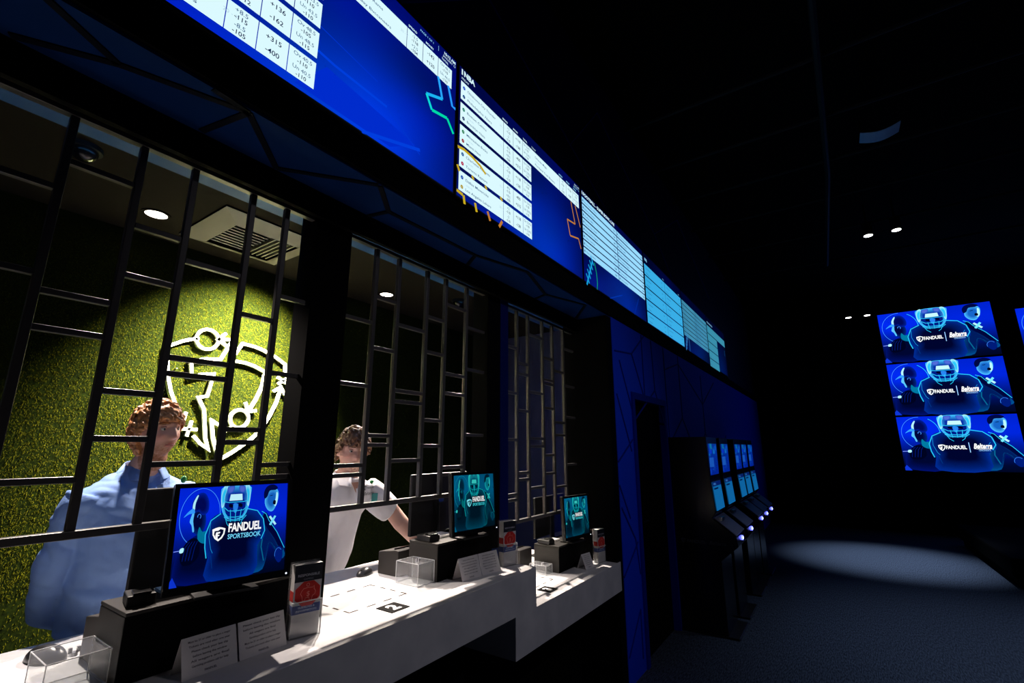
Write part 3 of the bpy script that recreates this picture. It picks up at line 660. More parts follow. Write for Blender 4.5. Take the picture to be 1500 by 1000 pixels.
# ------------------------------------------------------------------ monitors and stations
def customer_monitor(label, loc, yaw, tilt, w, h, hue):
    # origin at foot on the housing; the panel leans back
    t = thing('customer_monitor', label, 'monitor', loc, yaw, 'monitors facing the customers')
    cz = h/2+.045
    T = Matrix.Translation((0, 0, cz)) @ Matrix.Rotation(-tilt, 4, 'X')
    def xf(mb): bmesh.ops.transform(mb.bm, matrix=T, verts=mb.bm.verts); return mb
    bz = .014; bb = .022
    xf(MB().box(-w/2-bz, w/2+bz, .0, .022, -h/2-bb, h/2+bz)).build('housing', 'blackplastic', t, bevel=.003)
    xf(MB().box(-w/2-bz, w/2+bz, -.007, .0, h/2, h/2+bz).box(-w/2-bz, w/2+bz, -.007, 0, -h/2-bb, -h/2).box(-w/2-bz, -w/2, -.007, 0, -h/2, h/2).box(w/2, w/2+bz, -.007, 0, -h/2, h/2)).build('bezel', 'blackgloss', t)
    xf(MB().box(w/2+.003, w/2+.007, -.009, -.007, -h/2-.014, -h/2-.010)).build('power_light', 'ledw', t)
    MB().box(-.05, .05, .02, .06, .002, cz-.02).box(-.09, .09, -.02, .09, 0, .008).build('stand', 'blackplastic', t, bevel=.002)
    a = advert(w, h, hue, 0)
    a.build('screen', M['scr1'] if hue == 'blue' else M['scr2'], t, T @ Matrix(((1,0,0,-w/2),(0,0,-1,-.0005),(0,1,0,-h/2),(0,0,0,1))))
    return t
M['scr1'] = attr_mat('screen_image_near', emit=.95); M['scr2'] = attr_mat('screen_image_mid', emit=.80)
customer_monitor('large bright blue monitor facing out, in front of the man in light blue', (.8375, 1.675, 1.2585), -.2117, .1711, .325, .285, 'blue')
customer_monitor('teal monitor facing out beside the man in the white polo', (2.075, 1.650, 1.2465), -.1228, .0678, .305, .277, 'cyan')
customer_monitor('smallest teal monitor facing out, on the low far counter', (3.272, 1.640, 1.0425), -.14, .05, .305, .265, 'cyan')

def housing_box(label, x, y, z, w, d, h):
    t = thing('equipment_box', label, 'box', (x+w/2, y+d/2, z))
    MB().box(-w/2, w/2, -d/2, d/2, .0005, h-.012).build('body', 'greyplastic', t, bevel=.003)
    MB().box(-w/2, w/2, -d/2-.004, -d/2-.0003, .002, h-.012).build('front_panel', 'blackpaint', t)
    MB().box(-w/2, w/2, -d/2-.004, d/2, h-.0115, h-.001).build('lid', 'greyplastic', t, bevel=.002)
    return t
housing_box('dark equipment box under the large blue monitor', .588, 1.716, top2, .50, .20, .1885)
housing_box('dark equipment box under the teal monitor beside the man in the polo', 1.843, 1.694, top2, .40, .20, .1765)
housing_box('dark equipment box on the low counter under the smallest monitor', 3.05, 1.675, top1, .40, .20, .1735)

def staff_monitor(label, x0, y, z0, z1, zc, w=.48):
    t = thing('staff_monitor', label, 'monitor', (x0+w/2, y, zc), 0, 'monitors facing the staff'); h = z1-z0; b = z0-zc
    MB().box(-w/2, w/2, -.012, .012, b, b+h).build('back_shell', 'blackplastic', t, bevel=.006)
    MB().box(-w/2+.012, w/2-.012, .0125, .014, b+.014, b+h-.014).build('screen', 'blackgloss', t)
    MB().disc((-.0, -.0125, b+h*.55), .022, -.001, 28, 'y').build('emblem', 'printblue', t)
    MB().box(-.03, .03, -.03, -.0125, .012, b+h*.5).box(-.11, .11, -.05, .12, .0005, .012).build('stand', 'blackplastic', t, bevel=.003)
    return t
staff_monitor('back of the black staff monitor behind the large blue screen', .670, 1.985, 1.245, 1.575, top2)
staff_monitor('back of the black staff monitor behind the teal screen near the man in the polo', 1.935, 1.995, 1.235, 1.565, top2)
staff_monitor('back of the black staff monitor on the low far counter', 3.25, 1.995, 1.03, 1.33, top1)

def drawer(label, x, y, z, w, d, h):
    t = thing('receipt_printer', label, 'printer', (x+w/2, y+d/2, z), 0, 'receipt printers on the counter')
    MB().prism([(-d/2,.0005),(d/2,.0005),(d/2,h*.86),(-d/2+.02,h),(-d/2,h*.97)], -w/2, w/2, 'yz').build('body', 'greyplastic', t, bevel=.004)
    MB().box(-w/2+.02, w/2-.02, -.03, -.022, h*.93, h+.004).build('paper_slot', 'blackgloss', t)
    return t
drawer('dark receipt printer behind the clear box nearest the camera', .60, 1.93, top2, .11, .13, .135)
drawer('dark receipt printer between the mouse and the teal monitor', 1.80, 1.925, top2, .14, .15, .125)
drawer('grey receipt printer on the low far counter', 2.98, 1.95, top1, .16, .18, .13)

# small things on the boxes
t = thing('card_reader', 'small black card reader on top of the nearest equipment box', 'card reader', (.645, 1.80, 1.2585), R(-12))
MB().box(-.035, .035, -.045, .045, .0005, .03).build('body', 'blackplastic', t, bevel=.003); MB().box(-.022, .022, -.05, .0, .0305, .038).build('slot', 'blackgloss', t, bevel=.001)
t = thing('card_reader', 'small black card reader on the box under the teal monitor', 'card reader', (1.885, 1.80, 1.2465), R(-5))
MB().box(-.035, .035, -.05, .05, .0005, .028).build('body', 'blackplastic', t, bevel=.003); MB().box(-.022, .022, -.05, .0, .0285, .036).build('slot', 'blackgloss', t, bevel=.001)
t = thing('card_reader', 'small dark card reader on the low counter equipment box', 'card reader', (3.095, 1.80, 1.0425), R(-5))
MB().box(-.035, .035, -.05, .05, .0005, .028).build('body', 'blackplastic', t, bevel=.003); MB().box(-.022, .022, -.05, .0, .0285, .036).build('slot', 'blackgloss', t, bevel=.001)
for (x, y, z, lab) in ((.79, 1.835, 1.2585, 'thin stack of white papers on the nearest equipment box'), (2.00, 1.835, 1.2465, 'thin stack of white papers on the box under the teal monitor'), (3.20, 1.835, 1.0425, 'thin stack of white papers on the low counter equipment box')):
    t = thing('paper_stack', lab, 'paper', (x, y, z), R(-4)); m_ = MB()
    for q in range(4): m_.bar((-.075, .002*q, .002+.0022*q), (.07, .002*q-.001*q, .002+.0022*q), .11-.002*q, .0018)
    m_.build('sheets', 'paper', t)

# number tiles let into the counter and dashed mat marks
def number_tile(label, n, x, y, z, rz):
    t = thing('number_tile', label, 'sign', (x, y, z), rz)
    MB().box(-.048, .048, -.048, .048, .0004, .003).build('plate', 'tile', t)
    a = Art(.0001); a.text(n, 0, -.028, .056, (.8,.8,.8), bold=.05, align='c'); a.build('numeral', 'print', t, face_up(0, 0, .0031))
number_tile('black tile with a white 2 lying on the counter', '2', 1.470, 1.588, top2, 0)
number_tile('black tile with a white 3 lying on the low counter', '3', 2.683, 1.556, top1, 0)
def dashes(label, x0, x1, y0, y1, z):
    mb = MB(); n = 7
    def seg(ax, ay, bx_, by_): mb.bar((ax, ay, z+.0008), (bx_, by_, z+.0008), .007, .0008)
    for y in (y0, y1):
        for i in range(n):
            if i % 2 == 0 or i in (0, n-1): seg(x0+(x1-x0)*i/n, y, x0+(x1-x0)*(i+1)/n, y)
    for x in (x0, x1):
        for i in range(7):
            if i % 2 == 0: seg(x, y0+(y1-y0)*i/7, x, y0+(y1-y0)*(i+1)/7)
    return tag(mb.build('cash_outline', 'mark'), label, 'marking')
dashes('dashed dark rectangle marked on the white counter beside the tile with a 2', 1.33, 1.635, 1.685, 1.93, top2)
dashes('dashed rectangle marked on the low counter by the tile with a 3', 2.60, 2.90, 1.64, 1.86, top1)
dashes('dashed rectangle marked on the counter nearest the camera', .10, .42, 1.66, 1.90, top2)

# acrylic boxes
def clear_box(label, x, y, z, w, d, h, extra=0):
    t = thing('clear_tip_box', label, 'box', (x, y, z)); th = .003
    MB().box(-w/2, w/2, -d/2, d/2, .0005, th).box(-w/2, w/2, -d/2, -d/2+th, th, h).box(-w/2, w/2, d/2-th, d/2, th, h).box(-w/2, -w/2+th, -d/2+th, d/2-th, th, h).box(w/2-th, w/2, -d/2+th, d/2-th, th, h).build('walls', 'acrylic', t)
    e = MB(); r = .0022
    for (a_, b_) in (((-1,-1),(1,-1)),((1,-1),(1,1)),((1,1),(-1,1)),((-1,1),(-1,-1))):
        e.bar((a_[0]*w/2, a_[1]*d/2, h), (b_[0]*w/2, b_[1]*d/2, h), r); e.bar((a_[0]*w/2, a_[1]*d/2, .002), (a_[0]*w/2, a_[1]*d/2, h), r)
        e.bar((a_[0]*w/2, a_[1]*d/2, .002), (b_[0]*w/2, b_[1]*d/2, .002), r)
    e.build('polished_edges', 'acrylicedge', t)
    e = MB().disc((0, -d*.1, h-.012), .010, .010, 16).box(-.012, -.004, -d*.1-.004, -d*.1+.004, h-.004, h+.010).box(.006, .014, -d*.1-.004, -d*.1+.004, h-.004, h+.010)
    e.build('lock', 'metal', t)
    MB().box(-w/2+.002, w/2-.002, -d/2+.002, d/2-.002, h-.003, h-.0005).build('lid', 'acrylic', t)
    return t
clear_box('clear acrylic box on the counter nearest the camera', .515, 1.83, top2, .135, .15, .095)
clear_box('clear acrylic box standing in front of the box below the teal monitor', 1.785, 1.785, top2, .11, .15, .10)
clear_box('clear acrylic box on the low far counter', 3.00, 1.79, top1, .085, .13, .058)

# mice
def mouse(label, x, y, z, rz, s=1):
    t = thing('computer_mouse', label, 'mouse', (x, y, z), rz)
    mb = MB(); mb.ball((0,0,0), (.034*s, .058*s, .036*s), 24)
    for v in mb.bm.verts:
        if v.co.z < 0: v.co.z = 0.0005
    mb.build('shell', 'mousep', t, smooth=True)
    MB().box(-.003, .003, .022*s, .04*s, .024*s, .032*s).build('wheel', 'greyplastic', t, bevel=.001)
mouse('black computer mouse on the counter left of the clear box', .535, 2.12, top2, R(200), 1.2)
mouse('black computer mouse in front of the man in the white polo', 1.745, 2.11, top2, R(110))
t = thing('card_reader', 'round dark pad on the counter inside reach of the nearest clear box', 'pad', (.56, 1.70, top2)); MB().disc((0,0,.0005), .035, .012, 32, r2=.028).build('body', 'mousep', t)
t['label'] = 'round dark puck on the counter in front of the nearest clear box'; t['category'] = 'puck'; t.name = 'counter_puck'

# tent cards
def tent(label, x, y, z, w, h, dp, rz, seedv):
    t = thing('tent_card', label, 'card', (x, y, z), rz, 'folded white notice cards')
    th = .0012; mb = MB()
    mb.prism([(-dp/2,.0005),(-dp/2+th,.0005),(0,h-th),(dp/2-th,.0005),(dp/2,.0005),(0,h)], -w/2, w/2, 'yz').build('card', 'paper', t)
    L = math.hypot(dp/2, h); a = Art(.00012); rnd = random.Random(seedv)
    lines = ['Must be 21 or older to place a wager', 'Tickets are void after one year', 'Please check your bet slip', 'before leaving the window', 'All wagers are final', 'Gambling problem call for help']
    n = 6 if h > .08 else 5
    for i in range(n):
        a.text(lines[(i+seedv) % 6], 0, L*(.84-.12*i), L*.050, (.05,.05,.07), bold=.01, align='c', width=w*rnd.uniform(.55, .82))
    a.text('FANDUEL', 0, L*.08, L*.05, (.05,.05,.10), bold=.02, align='c')
    ux, uy, uz = 1, 0, 0
    s_ = Vector((0, dp/2, h)).normalized(); nrm = Vector((1,0,0)).cross(s_)
    T = Matrix(((1,0,nrm.x,0),(0,s_.y,nrm.y,-dp/2),(0,s_.z,nrm.z,.0005),(0,0,0,1)))
    for r_ in range(3):
        T[r_][3] += nrm[r_]*.0004
    a.build('printed_text', 'print', t, T)
tent('left one of two white tent cards below the large blue monitor', .785, 1.640, top2, .152, .10, .075, 0, 0)
tent('right one of two white tent cards below the large blue monitor', .943, 1.640, top2, .152, .10, .075, 0, 2)
tent('left one of two white tent cards below the teal monitor on the high counter', 1.992, 1.622, top2, .142, .10, .07, R(-5), 1)
tent('right one of two white tent cards below the teal monitor on the high counter', 2.137, 1.607, top2, .142, .10, .07, R(-7), 3)
tent('single white tent card on the low far counter', 3.305, 1.595, top1, .11, .095, .075, R(-8), 4)

# leaflet holders
def holder(label, x, y, z, rz):
    t = thing('leaflet_holder', label, 'leaflet holder', (x, y, z), rz, 'leaflet holders on the counter'); w = .105
    MB().box(-w/2, w/2, -.022, -.019, .0005, .115).box(-w/2, w/2, .024, .027, .0005, .24).box(-w/2, -w/2+.003, -.019, .024, .0005, .115).box(w/2-.003, w/2, -.019, .024, .0005, .115).box(-w/2, w/2, -.022, .027, .0, .003).build('stand', 'acrylic', t)
    MB().bar((-w/2,-.022,.115),(w/2,-.022,.115), .003).bar((w/2,-.022,.0),(w/2,-.022,.115), .003).build('polished_edge', 'acrylicedge', t)
    MB().box(-w/2+.005, w/2-.005, -.016, .020, .004, .235).build('leaflets', 'paper', t)
    a = Art(.00015); ww = w-.01; hh = .231
    a.rect(0, 0, ww, hh, (.62,.60,.62)); a.rect(0, .175, ww, hh, srgb((.05,.07,.13)))
    a.text('RESPONSIBLE', ww*.5, .192, .008, srgb((.75,.75,.8)), bold=.01, align='c', width=ww*.8)
    a.text('GAMING', ww*.5, .18, .006, srgb((.5,.5,.55)), align='c')
    a.rect(0, .072, ww, .100, srgb((.08,.20,.52))); a.text('GUIDELINES &', ww*.5, .089, .006, srgb((.85,.9,1)), bold=.01, align='c', width=ww*.6); a.text('INFORMATION', ww*.5, .078, .006, srgb((.85,.9,1)), align='c', width=ww*.75)
    cx, cy, r = ww*.52, .135, .044
    a.poly([(cx-r,cy+.018),(cx-.018,cy+r*.9),(cx+.018,cy+r*.9),(cx+r*.95,cy+.018),(cx+r*.95,cy-.016),(cx+.018,cy-r*.9),(cx-.018,cy-r*.9),(cx-r,cy-.016)], srgb((.80,.12,.10)))
    pk = srgb((.95,.6,.55))
    a.stroke([(cx-.022,cy+.010),(cx-.016,cy+.017),(cx,cy+.019),(cx+.014,cy+.017),(cx+.020,cy+.022),(cx+.020,cy+.012),(cx+.026,cy+.004),(cx+.024,cy-.006),(cx+.016,cy-.010),(cx+.014,cy-.022),(cx+.006,cy-.022),(cx+.004,cy-.014),(cx-.008,cy-.014),(cx-.010,cy-.022),(cx-.018,cy-.022),(cx-.020,cy-.008),(cx-.026,cy+.001)], .0018, pk, closed=True)
    a.text('$', cx, cy-.009, .016, pk, align='c'); a.circle(cx-.002, cy+.028, .005, .0018, pk, n=14)
    a.build('cover', 'print', t, face_minus_y(-w/2+.005, -.0163, .004))
    # side view of the red band on the stack of leaflets
    MB().box(-w/2+.0045, -w/2+.005, -.0155, .0195, .118, .150).build('red_band', 'red', t); MB().box(-w/2+.0045, -w/2+.005, -.0155, .0195, .076, .104).build('blue_band', 'printblue', t)
    return t
h0 = holder('leaflet holder with a red piggy bank cover beside the large blue monitor', 1.093, 1.632, top2, R(-14))
dup(h0, (2.315, 1.597, top2), R(-12), 'leaflet holder with a red piggy bank cover beside the teal monitor on the high counter')
dup(h0, (3.515, 1.575, top1), R(-10), 'leaflet holder at the far end of the low counter')
t = thing('notice_card', 'small dark blue card propped at the step of the counter', 'card', (2.345, 1.70, top2), R(-20)); MB().prism([(-.02,.0005),(.02,.0005),(.0,.075)], -.03, .03, 'yz').build('card', 'printblue', t)

# ------------------------------------------------------------------ booth ceiling fittings
def downlight(label, x, y, z, r, mat_, group, rim='blackpaint', ax=None):
    t = thing('downlight', label, 'light', (x, y, z), 0, group)
    MB().ring((0,0,-.006), r*.86, r*1.12, .0055).build('trim_ring', rim, t)
    MB().disc((0,0,-.003), r*.85, .0025).build('lens', mat_, t)
    return t
downlight('lit round downlight above the man in the light blue shirt', .858, 3.00, 3.0, .062, 'lamp', 'booth downlights', 'ceil')
downlight('lit round downlight above the man in the white polo', 2.544, 3.02, 3.0, .062, 'lamp', 'booth downlights', 'ceil')
t = thing('air_diffuser', 'square grey ceiling air vent with louvres above the grass wall', 'vent', (1.33, 2.86, 3.0))
MB().prism([(-.30,-.30),(.30,-.30),(.30,.30),(-.30,.30)], -.008, -.0005, 'xy').build('backing_plate', 'blackpaint', t)
mb = MB()
for s in range(4):
    r0, r1 = .30, .19; z0, z1 = -.010, -.045
    q = [(-r0,-r0,z0),(r0,-r0,z0),(r1,-r1,z1),(-r1,-r1,z1)]
    c_, s_ = [(1,0),(0,1),(-1,0),(0,-1)][s]
    v = [mb.bm.verts.new((x*c_-y*s_, x*s_+y*c_, z)) for x, y, z in q]; mb.bm.faces.new(v)
    v2 = [mb.bm.verts.new((x*c_-y*s_, x*s_+y*c_, z+.004)) for x, y, z in q]; mb.bm.faces.new(v2[::-1])
mb.build('flared_frame', 'diffuser', t, recalc=False)
mb = MB()
for i in range(9): mb.bar((-.18, -.17+.04*i, -.030), (.02, -.17+.04*i, -.030), .008, .018, up=(0,.6,.8))
mb.build('louvres', 'diffuser', t)
mb = MB()
for i in range(5): mb.bar((.05+.03*i, -.17, -.030), (.05+.03*i, .17, -.030), .008, .016)
mb.build('cross_louvres', 'diffuser', t)
def dome(label, x, y, z):
    t = thing('dome_camera', label, 'camera', (x, y, z)); MB().disc((0,0,-.02), .06, .0195, 28).build('base', 'blackplastic', t)
    mb = MB().ball((0,0,-.02), (.048,.048,.05), 24); mb.build('dome', 'blackgloss', t, smooth=True)
dome('black dome camera on the booth ceiling, left of the vent', .44, 2.55, 3.0)
dome('black dome camera on the booth ceiling near the man in the polo', 3.02, 2.62, 3.0)

# ------------------------------------------------------------------ room ceiling
def spot_can(label, x, y, z, group='room ceiling spotlights'):
    t = thing('ceiling_spotlight', label, 'light', (x, y, z), 0, group)
    MB().tube([(0,0,.012),(0,0,.20)], .06, 20).build('can', 'blackpaint', t)
    MB().tube([(0,0,.20),(0,0,5.2-z)], .012, 8).build('stem', 'blackpaint', t)
    MB().disc((0,0,.004), .052, .006).build('lens', 'lampcool', t)
spot_can('left one of two lit spotlights below the dark room ceiling', 8.07, -.80, 4.70)
spot_can('right one of two lit spotlights below the dark room ceiling', 8.07, -1.12, 4.70)
spot_can('left one of two small distant lights beside the screen wall', 11.9, -.60, 4.39)
spot_can('right one of two small distant lights beside the screen wall', 11.9, -.92, 4.39)
# ceiling panel
t = thing('ceiling_panel', 'pale blue curved panel hanging from the dark ceiling', 'panel', (5.80, -.83, 5.0))
mb = MB(); n = 8; A = []
for i in range(n+1):
    u = i/n; A.append((-.17+.34*u, -.045*math.sin(math.pi*u)))
for i in range(n):
    (y0, z0), (y1, z1) = A[i], A[i+1]
    mb.prism([(y0, z0), (y1, z1), (y1, z1+.01), (y0, z0+.01)], -.08, .12, 'yz')
mb.build('sheet', 'panelblue', t); MB().tube([(0,-.15,0),(0,-.15,.199)], .004, 6).tube([(0,.15,0),(0,.15,.199)], .004, 6).build('hanger', 'blackpaint', t)
for i, x in enumerate((4.2, 5.1, 6.0, 7.0, 8.2, 9.6)):
    o = MB().tube([(x, 1.4, 4.95), (x, -5.5, 4.95)], .022, 8).build('ceiling_conduit', 'pipe'); tag(o, 'thin dark conduit running across the dark room ceiling', 'pipe', 'ceiling conduits')
    o2 = None
tag(MB().tube([(2.5,-.25,4.85),(6.2,-.35,4.88),(9.5,-.3,4.85)], .03, 8).build('cable_tray', 'pipe'), 'dark cable run along the length of the room ceiling', 'pipe')

# ------------------------------------------------------------------ kiosks
def kiosk():
    t = thing('betting_kiosk', 'nearest black betting kiosk, its side panel facing the counter', 'kiosk', (5.05, 0, 0), 0, 'betting kiosks along the blue wall')
    W = .50
    prof = [(1.44,.02),(1.44,1.817),(1.06,1.817),(1.055,1.40),(1.03,1.09),(1.07,1.04),(.87,.88),(.86,.80),(1.02,.66),(1.02,.02)]
    MB().prism(prof, 0, W, 'yz').build('cabinet', 'blackgloss', t, bevel=.004)
    MB().box(-.01, W+.01, .93, 1.44, 0.0005, .0195).build('foot_plate', 'blackplastic', t, bevel=.002)
    MB().box(.02, W-.02, .922, .9295, .006, .014).build('foot_strip', 'metal', t)
    MB().prism([(1.052,1.046),(.868,.8985),(.872,.892),(1.056,1.04)], .02, W-.02, 'yz').build('shelf', 'kshelf', t)
    MB().box(.05, .09, .99, 1.03, 1.015, 1.05).box(.14, .2, .99, 1.03, 1.015, 1.045).build('coin_slot', 'metal', t)
    MB().tube([(W*.5, .866, .85),(W*.5, .852, .85)], .022, 16).build('ticket_light', 'led', t); MB().tube([(W*.5,.853,.85),(W*.5,.848,.85)], .010, 12).build('button', 'ledw', t)
    a = Art(); w, h = .40, .31
    a.grid(0, 0, w, h, 4, 4, lambda u, v: srgb((0,.14+.06*v,.62)))
    rnd = random.Random(5)
    for i in range(14): x = rnd.uniform(.0,w*.8); y = rnd.uniform(0,h*.9); a.rect(x, y, min(w, x+rnd.uniform(.03,.12)), min(h, y+rnd.uniform(.01,.05)), srgb((.05,rnd.uniform(.2,.5),rnd.uniform(.6,.8))))
    a.rect(0, h*.25, w*.5, h*.55, srgb((.1,.35,.75)))
    a.build('upper_screen', 'scrk', t, face_minus_y(.05, 1.055, 1.44))
    a = Art(); h = .27; a.rect(0, 0, w, h, srgb((.06,.42,.68))); a.rect(0, h*.84, w, h, srgb((.02,.12,.4))); a.rect(w*.1, h*.72, w*.6, h*.78, srgb((0,.1,.3))); a.text('FANDUEL', w*.1, h*.88, .02, srgb((.3,.6,.9)))
    T = Matrix(((1,0,0,.05),(0,.0804,-.9968,1.0275),(0,.9968,.0804,1.105),(0,0,0,1)))
    a.build('lower_screen', 'scrk', t, T)
    a = Art(); gcol = srgb((.30,.30,.36)); shield(a, 0, -.008, .045, gcol, (0,0,0)); a.text('FANDUEL', .055, 0, .028, gcol, bold=.02); a.text('Belterra', .26, 0, .032, gcol, shear=.3)
    a.build('side_lettering', 'print', t, Matrix(((0,0,-1,-.0006),(-1,0,0,1.38),(0,1,0,.80),(0,0,0,1))))
    return t
M['scrk'] = attr_mat('kiosk_screen_image', emit=.8)
k0 = kiosk()
for x, lab in ((5.70,'second black betting kiosk counting from the door'),(6.60,'third black betting kiosk from the door, after a gap'),(7.13,'fourth black betting kiosk from the door'),(7.72,'fifth black betting kiosk from the door, farthest with lit screens')):
    dup(k0, (x, 0, 0), 0, lab)
# dark bench at the right edge
t = thing('lounge_bench', 'low black bench at the right edge on the carpet', 'bench', (8.9, -2.6, 0))
MB().box(-.25, 3.0, -.8, .96, .12, .36).build('seat_cushion', 'benchblack', t, bevel=.03)
MB().box(-.2, 2.95, -.8, .90, .0005, .12).build('plinth', 'blackpaint', t)

# ------------------------------------------------------------------ PEOPLE
def remeshed(mb, voxel, name, smooth_it=2, fn=None):
    bmesh.ops.recalc_face_normals(mb.bm, faces=mb.bm.faces)
    me = bpy.data.meshes.new('tmp'); mb.bm.to_mesh(me); mb.bm.free()
    o = bpy.data.objects.new('tmp', me)
    r = o.modifiers.new('r', 'REMESH'); r.mode = 'VOXEL'; r.voxel_size = voxel; r.use_smooth_shade = True
    if smooth_it: s = o.modifiers.new('s', 'SMOOTH'); s.iterations = smooth_it; s.factor = .5
    out = evaluated_mesh(o); out.name = name
    bpy.data.objects.remove(o); bpy.data.meshes.remove(me)
    if fn:
        src = [(v.co.copy(), v.normal.copy()) for v in out.vertices]; dst = []
        for c_, n_ in src: dst += list(fn(c_, n_))
        out.vertices.foreach_set('co', dst); out.update()
    out.polygons.foreach_set('use_smooth', [True]*len(out.polygons))
    return out
def mesh_obj(me, name, m, parent, inv):
    me.transform(inv); me.materials.clear(); me.materials.append(M[m]); o = bpy.data.objects.new(name, me); C.objects.link(o); o.parent = parent; return o
G = lambda x, s: math.exp(-(x/s)**2)
def head_point(d, smile):
    ax, ay, az = .076, .096, .119
    x, y, z = d.x*ax, d.y*ay, d.z*az
    if z < 0:
        k = -z/az; x *= 1-.30*k**1.6; 
        if y < 0: y *= 1-.45*k
        else: y *= 1-.04*k
    if y > 0: 
        y *= 1-.05*G(abs(x)-.075, .03)
        y = min(y, .088+.02*(y-.088)/.01) if y > .088 else y
    if d.y > .2:
        nz = max(0, min(1, (.022-z)/.055)) if z > -.033 else max(0, 1-(-.033-z)/.010)
        y += .024*nz*G(x, .0085+.006*nz) + .004*nz*G(abs(x)-.013, .006)*(1 if z < -.018 else 0)
        y += .0055*G(z-.026, .008)*G(x, .05)
        y -= .011*G(abs(x)-.031, .015)*G(z-.006, .012)
        y += .006*G(abs(x)-.043, .016)*G(z+.025, .016)
        y += .0055*G(x, .022)*(G(z+.058, .005)+.9*G(z+.069, .006)) - .004*G(x, .025)*G(z+.0632, .0022)
        y -= .003*G(x, .02)*G(z+.080, .006)
        y += .008*G(x, .024)*G(z+.099, .013)
    return Vector((x, y, z))
def add_head(mb, T, smile=0):
    nu, nv = 72, 60; rings = []
    for j in range(1, nv):
        ph = math.pi*j/nv
        rings.append([mb.bm.verts.new(T @ head_point(Vector((math.sin(ph)*math.cos(2*math.pi*i/nu), math.sin(ph)*math.sin(2*math.pi*i/nu), math.cos(ph))), smile)) for i in range(nu)])
    top = mb.bm.verts.new(T @ head_point(Vector((0,0,1)), 0)); bot = mb.bm.verts.new(T @ head_point(Vector((0,0,-1)), 0))
    for a, b in zip(rings, rings[1:]):
        for i in range(nu): mb.bm.faces.new((a[i], b[i], b[(i+1)%nu], a[(i+1)%nu]))
    for i in range(nu): mb.bm.faces.new((top, rings[0][i], rings[0][(i+1)%nu])); mb.bm.faces.new((bot, rings[-1][(i+1)%nu], rings[-1][i]))
    for s in (-1, 1):
        E_ = T @ Matrix.Translation((s*.077, -.004, -.006)) @ Matrix.Rotation(s*R(20), 4, 'Z') @ Matrix.Rotation(R(-8), 4, 'X')
        ret = bmesh.ops.create_uvsphere(mb.bm, u_segments=16, v_segments=10, radius=1)
        for v in ret['verts']: v.co = E_ @ Vector((v.co.x*.009, v.co.y*.017, v.co.z*.031))
def hair_mesh(T, seedv, n, curl, fringe, nape):
    rnd = random.Random(seedv); mb = MB(); nu, nv = 48, 40; rings = []
    def front(dx): return fringe+.02*math.cos(dx*3)
    def inside(d):
        # hairline: keep scalp directions above forehead, sides above the ears, down to the nape at the back
        if d.y > .45: return d.z > front(d.x)
        if d.y > -.05: return d.z > -.12+(.55*(d.y+.05))
        return d.z > nape
    mtx = T
    for j in range(1, nv):
        ph = math.pi*j/nv; ring = []
        for i in range(nu):
            d = Vector((math.sin(ph)*math.cos(2*math.pi*i/nu), math.sin(ph)*math.sin(2*math.pi*i/nu), math.cos(ph)))
            k = 1.13+.16*max(0, -d.z)*(d.y < .1) if inside(d) else .86
            p = head_point(d, 0); ring.append(mb.bm.verts.new(mtx @ (p*k)))
        rings.append(ring)
    top = mb.bm.verts.new(mtx @ (head_point(Vector((0,0,1)), 0)*1.13)); bot = mb.bm.verts.new(mtx @ (head_point(Vector((0,0,-1)), 0)*.8))
    for a, b in zip(rings, rings[1:]):
        for i in range(nu): mb.bm.faces.new((a[i], b[i], b[(i+1)%nu], a[(i+1)%nu]))
    for i in range(nu): mb.bm.faces.new((top, rings[0][i], rings[0][(i+1)%nu])); mb.bm.faces.new((bot, rings[-1][(i+1)%nu], rings[-1][i]))
    c = 0
    while c < n:
        d = Vector((rnd.gauss(0,1), rnd.gauss(0,1), rnd.gauss(.3,1))).normalized()
        if not inside(d): continue
        c += 1
        p = head_point(d, 0)*(rnd.uniform(1.08, 1.17)+.16*max(0, -d.z)*(d.y < .1))
        fl = Vector((d.x*.4, .35 if d.y > -.2 else -.1, -.9)); fl = (fl-d*fl.dot(d)); fl = fl.normalized() if fl.length > .05 else d.orthogonal()
        sd = d.cross(fl); L = rnd.uniform(.022, .042); pts = []; ph = rnd.uniform(0, 6.28)
        for q in range(6):
            u = q/5; pts.append(mtx @ (p + fl*L*(u-.3) + sd*curl*math.sin(ph+u*5) + d*(curl*.6*math.cos(ph+u*5)+.004)))
        r = rnd.uniform(.0035, .0058); mb.tube(pts, [r*.7, r, r*1.1, r, r*.8, r*.4], 6)
    return remeshed(mb, .0032, 'hair', 1)
def hand(mb, wrist, dirn, up, s, side):
    d = Vector(dirn).normalized(); u = Vector(up); u = (u-d*u.dot(d)).normalized(); r = d.cross(u)*side; w = Vector(wrist)
    mb.tube([w-d*.02, w+d*.02, w+d*.055, w+d*.088], [(.024,.020),(.030,.016),(.040,.015),(.036,.012)], 14)
    # palm block widened sideways
    mb.loft([(w+d*.01, .028, .016, r, u), (w+d*.05, .041, .015, r, u), (w+d*.09, .040, .012, r, u)], 16)
    for k, L in enumerate((.070,.078,.073,.058)):
        b = w+d*.085+r*(.030-.020*k); c1 = -u
        mb.tube([b-d*.01, b+d*L*.4+c1*.002, b+d*L*.75+c1*.012, b+d*L*.97+c1*.026], [.0088,.0082,.0076,.0058], 10)
    b = w+d*.025+r*.034; mb.tube([b-r*.01, b+r*.022+d*.022, b+r*.034+d*.048-u*.008, b+r*.036+d*.066-u*.014], [.012,.0105,.009,.0065], 10)

